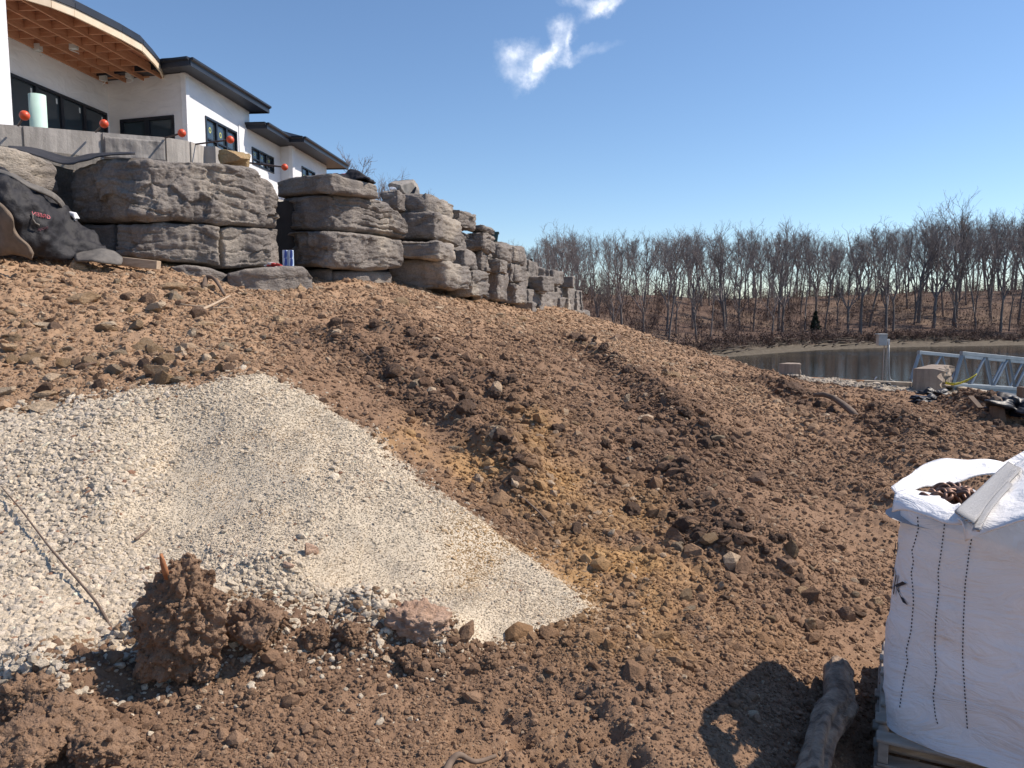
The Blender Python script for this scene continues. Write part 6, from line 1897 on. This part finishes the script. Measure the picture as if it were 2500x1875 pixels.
# ================================================================== SCATTER
def stone_variant(seed, n=2):
    bm = bmesh.new(); bmesh.ops.create_icosphere(bm, subdivisions=n, radius=1)
    V = np.array([v.co[:] for v in bm.verts]); rs = np.random.default_rng(seed)
    for _ in range(8):
        d = rs.normal(size=3); d /= np.linalg.norm(d); h = rs.uniform(.4, .8)
        V = V - np.clip(V @ d - h, 0, None)[:, None] * d[None]
    V *= rs.uniform(.6, 1.25, 3)[None]
    for v, q in zip(bm.verts, V): v.co = q
    me = bpy.data.meshes.new('stone'); bm.to_mesh(me); bm.free(); return me
sv = {m_: [stone_variant(500 + 20 * k + i) for i in range(6)] for k, m_ in enumerate(('tan', 'pale', 'brown'))}
for k_, m_ in (('tan', M_STONE_TAN), ('pale', M_STONE_PALE), ('brown', M_STONE_BRN)):
    for me in sv[k_]: me.materials.append(m_)
cv_ = [clod_mesh(600 + i, 4, .55) for i in range(7)]
for me in cv_: me.materials.append(M_CLODD)
cb_ = [clod_mesh(620 + i, 4, .55) for i in range(4)]
for me in cb_: me.materials.append(M_CLOD)

def scatter_things(n, region, picker, sizes, label, cat, name, group, zf=.25, flat=(.5, .9)):
    pts = []
    while len(pts) < n:
        px, py = region()
        q = G(px, py)
        if q[1] < 55: pts.append(q)
    pts = np.array(pts); z, tan, och, dark, pd = surf(pts[:, 0], pts[:, 1])
    for (x, y, _), zz, p_ in zip(pts, z, pd):
        if p_ > -.03 and name == 'stone': continue
        s = sizes(y)
        o = bpy.data.objects.new(name, picker()); COL.objects.link(o)
        o.location = (x, y, zz + s * zf * .5); o.rotation_euler = tuple(rng.uniform(-.5, .5, 2)) + (rng.uniform(0, 6.28),)
        o.scale = (s * rng.uniform(.8, 1.2), s * rng.uniform(.7, 1.1), s * rng.uniform(*flat)); tag(o, label, cat, group)
def poly_region(poly):
    xs = [p[0] for p in poly]; ys = [p[1] for p in poly]
    def f():
        while True:
            a, b = rng.uniform(min(xs), max(xs)), rng.uniform(min(ys), max(ys))
            if inside(np.array([a]), np.array([b]), [np.array(p, float) for p in poly])[0]: return a, b
    return f
pick = lambda *names: (lambda: sv[names[int(rng.integers(0, len(names)))]][int(rng.integers(0, 6))])
scatter_things(150, poly_region([(0, 640), (300, 670), (650, 720), (720, 800), (620, 890), (350, 950), (0, 1000)]), pick('tan', 'tan', 'pale', 'brown'), lambda y: float(np.clip(rng.lognormal(-2.85, .5), .03, .17)),
               'broken tan stone lying loose in the rubble slope left of the dark bank', 'stone', 'stone', 'small loose stones of the rubble slope')
scatter_things(90, poly_region([(700, 710), (1420, 785), (1600, 840), (1900, 980), (2000, 1040), (1500, 880), (1100, 760)]), pick('tan', 'pale', 'tan'), lambda y: float(np.clip(rng.lognormal(-2.75, .45), .04, .16)) * (1 + y / 60),
               'pale stone lying loose along the crest below the stone wall', 'stone', 'stone', 'loose stones along the crest')
scatter_things(110, poly_region([(900, 850), (1400, 820), (1900, 1000), (2150, 1200), (2150, 1500), (1800, 1600), (1400, 1400), (1000, 1080)]), pick('brown', 'tan', 'brown', 'pale'), lambda y: float(np.clip(rng.lognormal(-3.15, .45), .022, .10)),
               'small stone lying loose on the brown bank and yard right of the gravel', 'stone', 'stone', 'small loose stones of the bank and yard')
def row_region():
    pts, wd, ht = _rows[int(rng.choice(len(_rows), p=_rp))]
    k = rng.uniform(0, len(pts) - 1.001); i = int(k); q = pts[i] + (pts[i + 1] - pts[i]) * (k - i) + rng.normal(0, wd * .75, 2)
    px, py, d = proj(np.array([q[0]]), np.array([q[1]]), H1(np.array([q[0]]), np.array([q[1]])))
    return px[0], py[0]
_rp = np.array([3, 3, 2, 4, 3, 2.5, 2.5, 1, 3, 0, 0, 0]); _rp = _rp / _rp.sum()
scatter_things(260, row_region, lambda: cv_[int(rng.integers(0, 7))], lambda y: float(np.clip(rng.lognormal(-3.15, .5), .02, .11)) * (.55 + min(y, 20) / 16),
               'dark crumbly soil clod in the windrows of the bank', 'soil clod', 'soil_clod', 'dark clods of the windrows', .3, (.6, .95))

# ------------------------------------------------------------------ uncountable crumbs and gravel: instanced with geometry nodes
def gn_scatter(name, pts, scl, tint, mat, kind_, label, cat, parent=None, flatten=True, seed=0, nv=6):
    n = len(pts)
    me = bpy.data.meshes.new(name); me.vertices.add(n); me.vertices.foreach_set('co', pts.astype(np.float32).ravel())
    rs = np.random.default_rng(seed)
    rot = rs.uniform(-.6, .6, (n, 3)); rot[:, 2] = rs.uniform(0, 6.283, n)
    for nm, arr, typ, key in (('rot', rot, 'FLOAT_VECTOR', 'vector'), ('scl', scl, 'FLOAT_VECTOR', 'vector'), ('tint', np.concatenate([tint, np.ones((n, 1))], 1), 'FLOAT_COLOR', 'color')):
        a = me.attributes.new(nm, typ, 'POINT'); a.data.foreach_set(key, arr.astype(np.float32).ravel())
    a = me.attributes.new('vi', 'INT', 'POINT'); a.data.foreach_set('value', rs.integers(0, nv, n).astype(np.int32))
    o = link(name, me, mat, parent); tag(o, label, cat, kind='stuff')
    g = bpy.data.node_groups.new(name + '_nodes', 'GeometryNodeTree')
    g.interface.new_socket('Geometry', in_out='INPUT', socket_type='NodeSocketGeometry'); g.interface.new_socket('Geometry', in_out='OUTPUT', socket_type='NodeSocketGeometry')
    N = g.nodes.new; L = g.links.new
    gi, go = N('NodeGroupInput'), N('NodeGroupOutput')
    join = N('GeometryNodeJoinGeometry')
    for v in range(nv):
        ico = N('GeometryNodeMeshIcoSphere'); ico.inputs['Radius'].default_value = 1; ico.inputs['Subdivisions'].default_value = 2
        pos = N('GeometryNodeInputPosition'); add = N('ShaderNodeVectorMath'); add.operation = 'ADD'; add.inputs[1].default_value = (v * 7.3 + seed, v * 3.1, v * 5.7)
        L(pos.outputs[0], add.inputs[0])
        noi = N('ShaderNodeTexNoise'); noi.inputs['Scale'].default_value = 1.15 if kind_ == 'gravel' else 1.9; noi.inputs['Detail'].default_value = 2 if kind_ == 'gravel' else 3
        L(add.outputs[0], noi.inputs['Vector'])
        sub = N('ShaderNodeVectorMath'); sub.operation = 'SUBTRACT'; L(noi.outputs['Color'], sub.inputs[0]); sub.inputs[1].default_value = (.5, .5, .5)
        mul = N('ShaderNodeVectorMath'); mul.operation = 'SCALE'; L(sub.outputs[0], mul.inputs[0]); mul.inputs['Scale'].default_value = 2.6 if kind_ == 'gravel' else 1.9
        sp_ = N('GeometryNodeSetPosition'); L(ico.outputs['Mesh'], sp_.inputs['Geometry']); L(mul.outputs[0], sp_.inputs['Offset'])
        last = sp_.outputs[0]
        if kind_ == 'gravel':
            hull = N('GeometryNodeConvexHull'); L(last, hull.inputs[0]); last = hull.outputs[0]
        ss = N('GeometryNodeSetShadeSmooth'); ss.inputs['Shade Smooth'].default_value = False; L(last, ss.inputs['Geometry'])
        sm = N('GeometryNodeSetMaterial'); sm.inputs['Material'].default_value = mat; L(ss.outputs[0], sm.inputs['Geometry'])
        ti = N('GeometryNodeGeometryToInstance'); L(sm.outputs[0], ti.inputs[0]); L(ti.outputs[0], join.inputs[0])
    iop = N('GeometryNodeInstanceOnPoints'); iop.inputs['Pick Instance'].default_value = True
    L(gi.outputs[0], iop.inputs['Points']); L(join.outputs[0], iop.inputs['Instance'])
    def na_(nm, typ):
        q = N('GeometryNodeInputNamedAttribute'); q.data_type = typ; q.inputs['Name'].default_value = nm; return q.outputs['Attribute']
    L(na_('vi', 'INT'), iop.inputs['Instance Index'])
    er = N('FunctionNodeEulerToRotation'); L(na_('rot', 'FLOAT_VECTOR'), er.inputs[0]); L(er.outputs[0], iop.inputs['Rotation'])
    L(na_('scl', 'FLOAT_VECTOR'), iop.inputs['Scale']); L(iop.outputs[0], go.inputs[0])
    md = o.modifiers.new('scatter', 'NODES'); md.node_group = g
    return o
def tint_mat(name, rough=.95, bs=60, bd=.01):
    t = NT(name)
    c = t.mix(1.0, t.attr('tint', 'INSTANCER', 'Color'), t.ramp(t.noise(3.0, 4, .65), [(.3, (.78, .78, .78)), (.7, (1.15, 1.15, 1.15))]), 'MULTIPLY')
    t.bump(t.noise(2.5, 5, .7), .5, .2)
    return t.fin(c, rough, 0, .2)
M_GRAV = tint_mat('crushed_limestone'); M_CRUMB = tint_mat('soil_crumbs')

def polar_points(n, r0, r1, a0, a1, pw=1.0):
    """random positions thinning out with distance"""
    r = np.exp(rng.uniform(np.log(r0), np.log(r1), n) * pw); a = rng.uniform(R(a0), R(a1), n)
    return r * np.sin(a), r * np.cos(a)
def vis(x, y, z, m=120):
    px, py, d = proj(x, y, z); return (px > -m - 150) & (px < 2500 + m) & (py < 1875 + 200) & (py > 400) & (d > .5)

# gravel of the heap
x, y = polar_points(420000, 2.6, 9.5, -42, 22)
pd = pile_d(x, y); jit = .10 * fbm2(x * 5, y * 5, 3, 5)
keep = pd + jit > -.03 - rng.exponential(.085, len(x)); x, y, pd = x[keep], y[keep], pd[keep]
z, tan, och, dark, _ = surf(x, y)
px, py, dep = proj(x, y, z); k = vis(x, y, z)
# coarse stone on the left and along the toe, fines on the right flank and in streaks
coarse = np.clip(.9 * sstep(620, 60, px + .35 * (1250 - py)) + .9 * sstep(.55, .05, pd) * sstep(1150, 1350, py) * sstep(1250, 900, px) + .5 * fbm2(x * 1.8, y * 1.8, 3, 61), 0, 1)
fines = sstep(.05, .35, fbm2(x * 1.1 + 3, y * 1.1, 3, 67) + .25 * sstep(600, 1000, px))
prob = np.clip(.24 + .78 * coarse - .6 * fines * (1 - coarse), .03, 1)
k &= rng.random(len(x)) < prob
x, y, z, coarse, px, py, pd = [a[k] for a in (x, y, z, coarse, px, py, pd)]
n = len(x)
s = np.exp(rng.normal(np.log(.0042), .42, n)) * (1 + 1.7 * coarse) * np.clip(np.sqrt(x * x + y * y) / 5, .85, 1.5)
s = np.clip(s, .003, .030)
scl = np.stack([s * rng.uniform(.8, 1.35, n), s * rng.uniform(.7, 1.1, n), s * rng.uniform(.45, .85, n)], 1)
g = rng.normal(1, .13, n)[:, None]; base = np.array([.64, .545, .42])[None] * np.ones((n, 1))
warm = sstep(.45, .9, np.exp(-(((px - 1150) / 140) ** 2 + ((py - 1360) / 110) ** 2)) + .6 * fbm2(x * 3, y * 3, 2, 9))[:, None] + (.55 * sstep(1200, 1450, px) * sstep(1400, 1480, py))[:, None]
tint = base * (1 - warm * np.array([[.12, .28, .48]])) * g
odd = rng.random(n) < .02; tint[odd] = np.array([.30, .17, .11]) * rng.uniform(.7, 1.3, (odd.sum(), 1))
cool = (rng.random(n) < .18) & (px < 420); tint[cool] = tint[cool] * np.array([.98, 1.0, 1.06])
rim = pd < .05; mix_ = (rng.random(n) < .25) & rim; tint[mix_] = np.array([.30, .20, .125]) * rng.uniform(.7, 1.3, (mix_.sum(), 1))
gn_scatter('gravel_heap', np.stack([x, y, z + s * .02], 1), scl, np.clip(tint, .03, .8), M_GRAV, 'gravel', 'heap of pale crushed limestone gravel in front of the dirt slope', 'gravel', None, True, 1, 8)
n_gravel = n
x, y = polar_points(300000, 2.8, 9.0, -40, 20)
pd = pile_d(x, y); keep = pd > .0; x, y = x[keep], y[keep]; z = surf(x, y)[0]; k = vis(x, y, z); x, y, z = x[k], y[k], z[k]; n = len(x)
s = np.exp(rng.normal(np.log(.0026), .3, n)) * np.clip(np.sqrt(x * x + y * y) / 5, .8, 1.5)
px, py, dep = proj(x, y, z); och_ = np.clip(1.1 * np.exp(-(((px - 1160) / 110) ** 2 + ((py - 1350) / 90) ** 2)) + fbm2(x * 4, y * 4, 2, 9), 0, 1)[:, None]
gn_scatter('gravel_fines', np.stack([x, y, z + s * .2], 1), np.stack([s * 1.2, s, s * .7], 1), np.clip(np.array([.62, .53, .405])[None] * (1 - och_ * np.array([[.15, .32, .52]])) * rng.normal(1, .15, n)[:, None], .05, .8), M_GRAV, 'gravel', 'fine limestone grit of the gravel heap', 'gravel', None, True, 7, 6)

# gravel on the pad by the water
X = rng.uniform(7, 19, 30000); Y = rng.uniform(16, 28.5, 30000)
d, s_, w = seg_dist(X, Y, PAD, True); ok = (np.where(inside(X, Y, PAD), d, -d) + .3 * fbm2(X * 2, Y * 2, 3, 8)) > -.05
X, Y = X[ok], Y[ok]; Z = surf(X, Y)[0] + .05; n = len(X); s = np.clip(np.exp(rng.normal(np.log(.035), .35, n)), .015, .09)
gn_scatter('pad_gravel', np.stack([X, Y, Z], 1), np.stack([s * 1.1, s, s * .65], 1), np.clip(np.array([.50, .43, .345])[None] * rng.normal(1, .16, n)[:, None], .05, .8), M_GRAV, 'gravel', 'coarse pale gravel around the concrete blocks at the water', 'gravel', None, True, 2, 6)

# crumbs of soil and stone chips all over the dirt
x, y = polar_points(760000, 1.9, 64, -44, 42)
zh = H1(x, y); k = vis(x, y, zh, 60); x, y = x[k], y[k]
z, tan, och, dark, pd = surf(x, y)
pz_, py_, dep = proj(x, y, z)
r = np.sqrt(x * x + y * y)
patch = sstep(-.3, .25, fbm2(x * 1.3, y * 1.3, 3, 91) + .5 * dark + .3 * tan)
k = (pd < .0) & (z > -1.0) & (rng.random(len(x)) < .34 + .66 * patch)
x, y, z, tan, och, dark, r = [a[k] for a in (x, y, z, tan, och, dark, r)]
n = len(x)
s = np.exp(rng.normal(np.log(.0034), .70, n)) * np.clip((r / 4) ** .78, .75, 5) * (1 + .5 * dark - .05 * tan)
s = np.clip(s, .003, .075)
scl = np.stack([s * rng.uniform(.8, 1.3, n), s * rng.uniform(.75, 1.1, n), s * rng.uniform(.5, .9, n)], 1)
def lerp(a, b, t): return np.array(a)[None] * (1 - t[:, None]) + np.array(b)[None] * t[:, None]
u = rng.random(n)
col = lerp(C_SOIL1, C_SOIL2, u) * 1.15; col = col * (1 - dark[:, None]) + lerp(C_DRK1, C_DRK2, u) * dark[:, None]
col = col * (1 - tan[:, None]) + lerp(C_TAN1, C_TAN2, u) * tan[:, None]; col = col * (1 - och[:, None]) + lerp(C_OCH1, C_OCH2, u) * och[:, None]
chip = rng.random(n) < (.035 + .13 * tan + .03 * och); col[chip] = lerp((.32, .215, .135), (.52, .40, .28), rng.random(chip.sum()))
pts = np.stack([x, y, z + s * .1], 1)
bpy.context.view_layer.update()
for o in BIGC:                            # crumbs stuck to the big clods
    me_ = o.data; nv_ = len(me_.vertices); co = np.empty(nv_ * 3, np.float32); me_.vertices.foreach_get('co', co)
    co = co.reshape(-1, 3)[rng.permutation(nv_)[:500 if o is not BIGC[0] else 1300]]
    Mx = np.array(o.matrix_world); w_ = co @ Mx[:3, :3].T + Mx[:3, 3]
    m_ = len(w_); ss_ = np.exp(rng.normal(np.log(.0042), .55, m_))
    pts = np.concatenate([pts, w_]); scl = np.concatenate([scl, np.stack([ss_ * 1.1, ss_, ss_ * .8], 1)]); col = np.concatenate([col, lerp(C_SOIL1, C_SOIL2, rng.random(m_)) * 1.05]); chip = np.concatenate([chip, np.zeros(m_, bool)])
gn_scatter('soil_crumbs', pts[~chip], scl[~chip], col[~chip], M_CRUMB, 'gravel', 'crumbs and small lumps of brown soil covering the site', 'soil', None, True, 3, 8)
gn_scatter('stone_chips', pts[chip], scl[chip] * 1.1, col[chip], M_GRAV, 'gravel', 'small pale stone chips strewn through the dirt', 'stone chips', None, True, 4, 8)
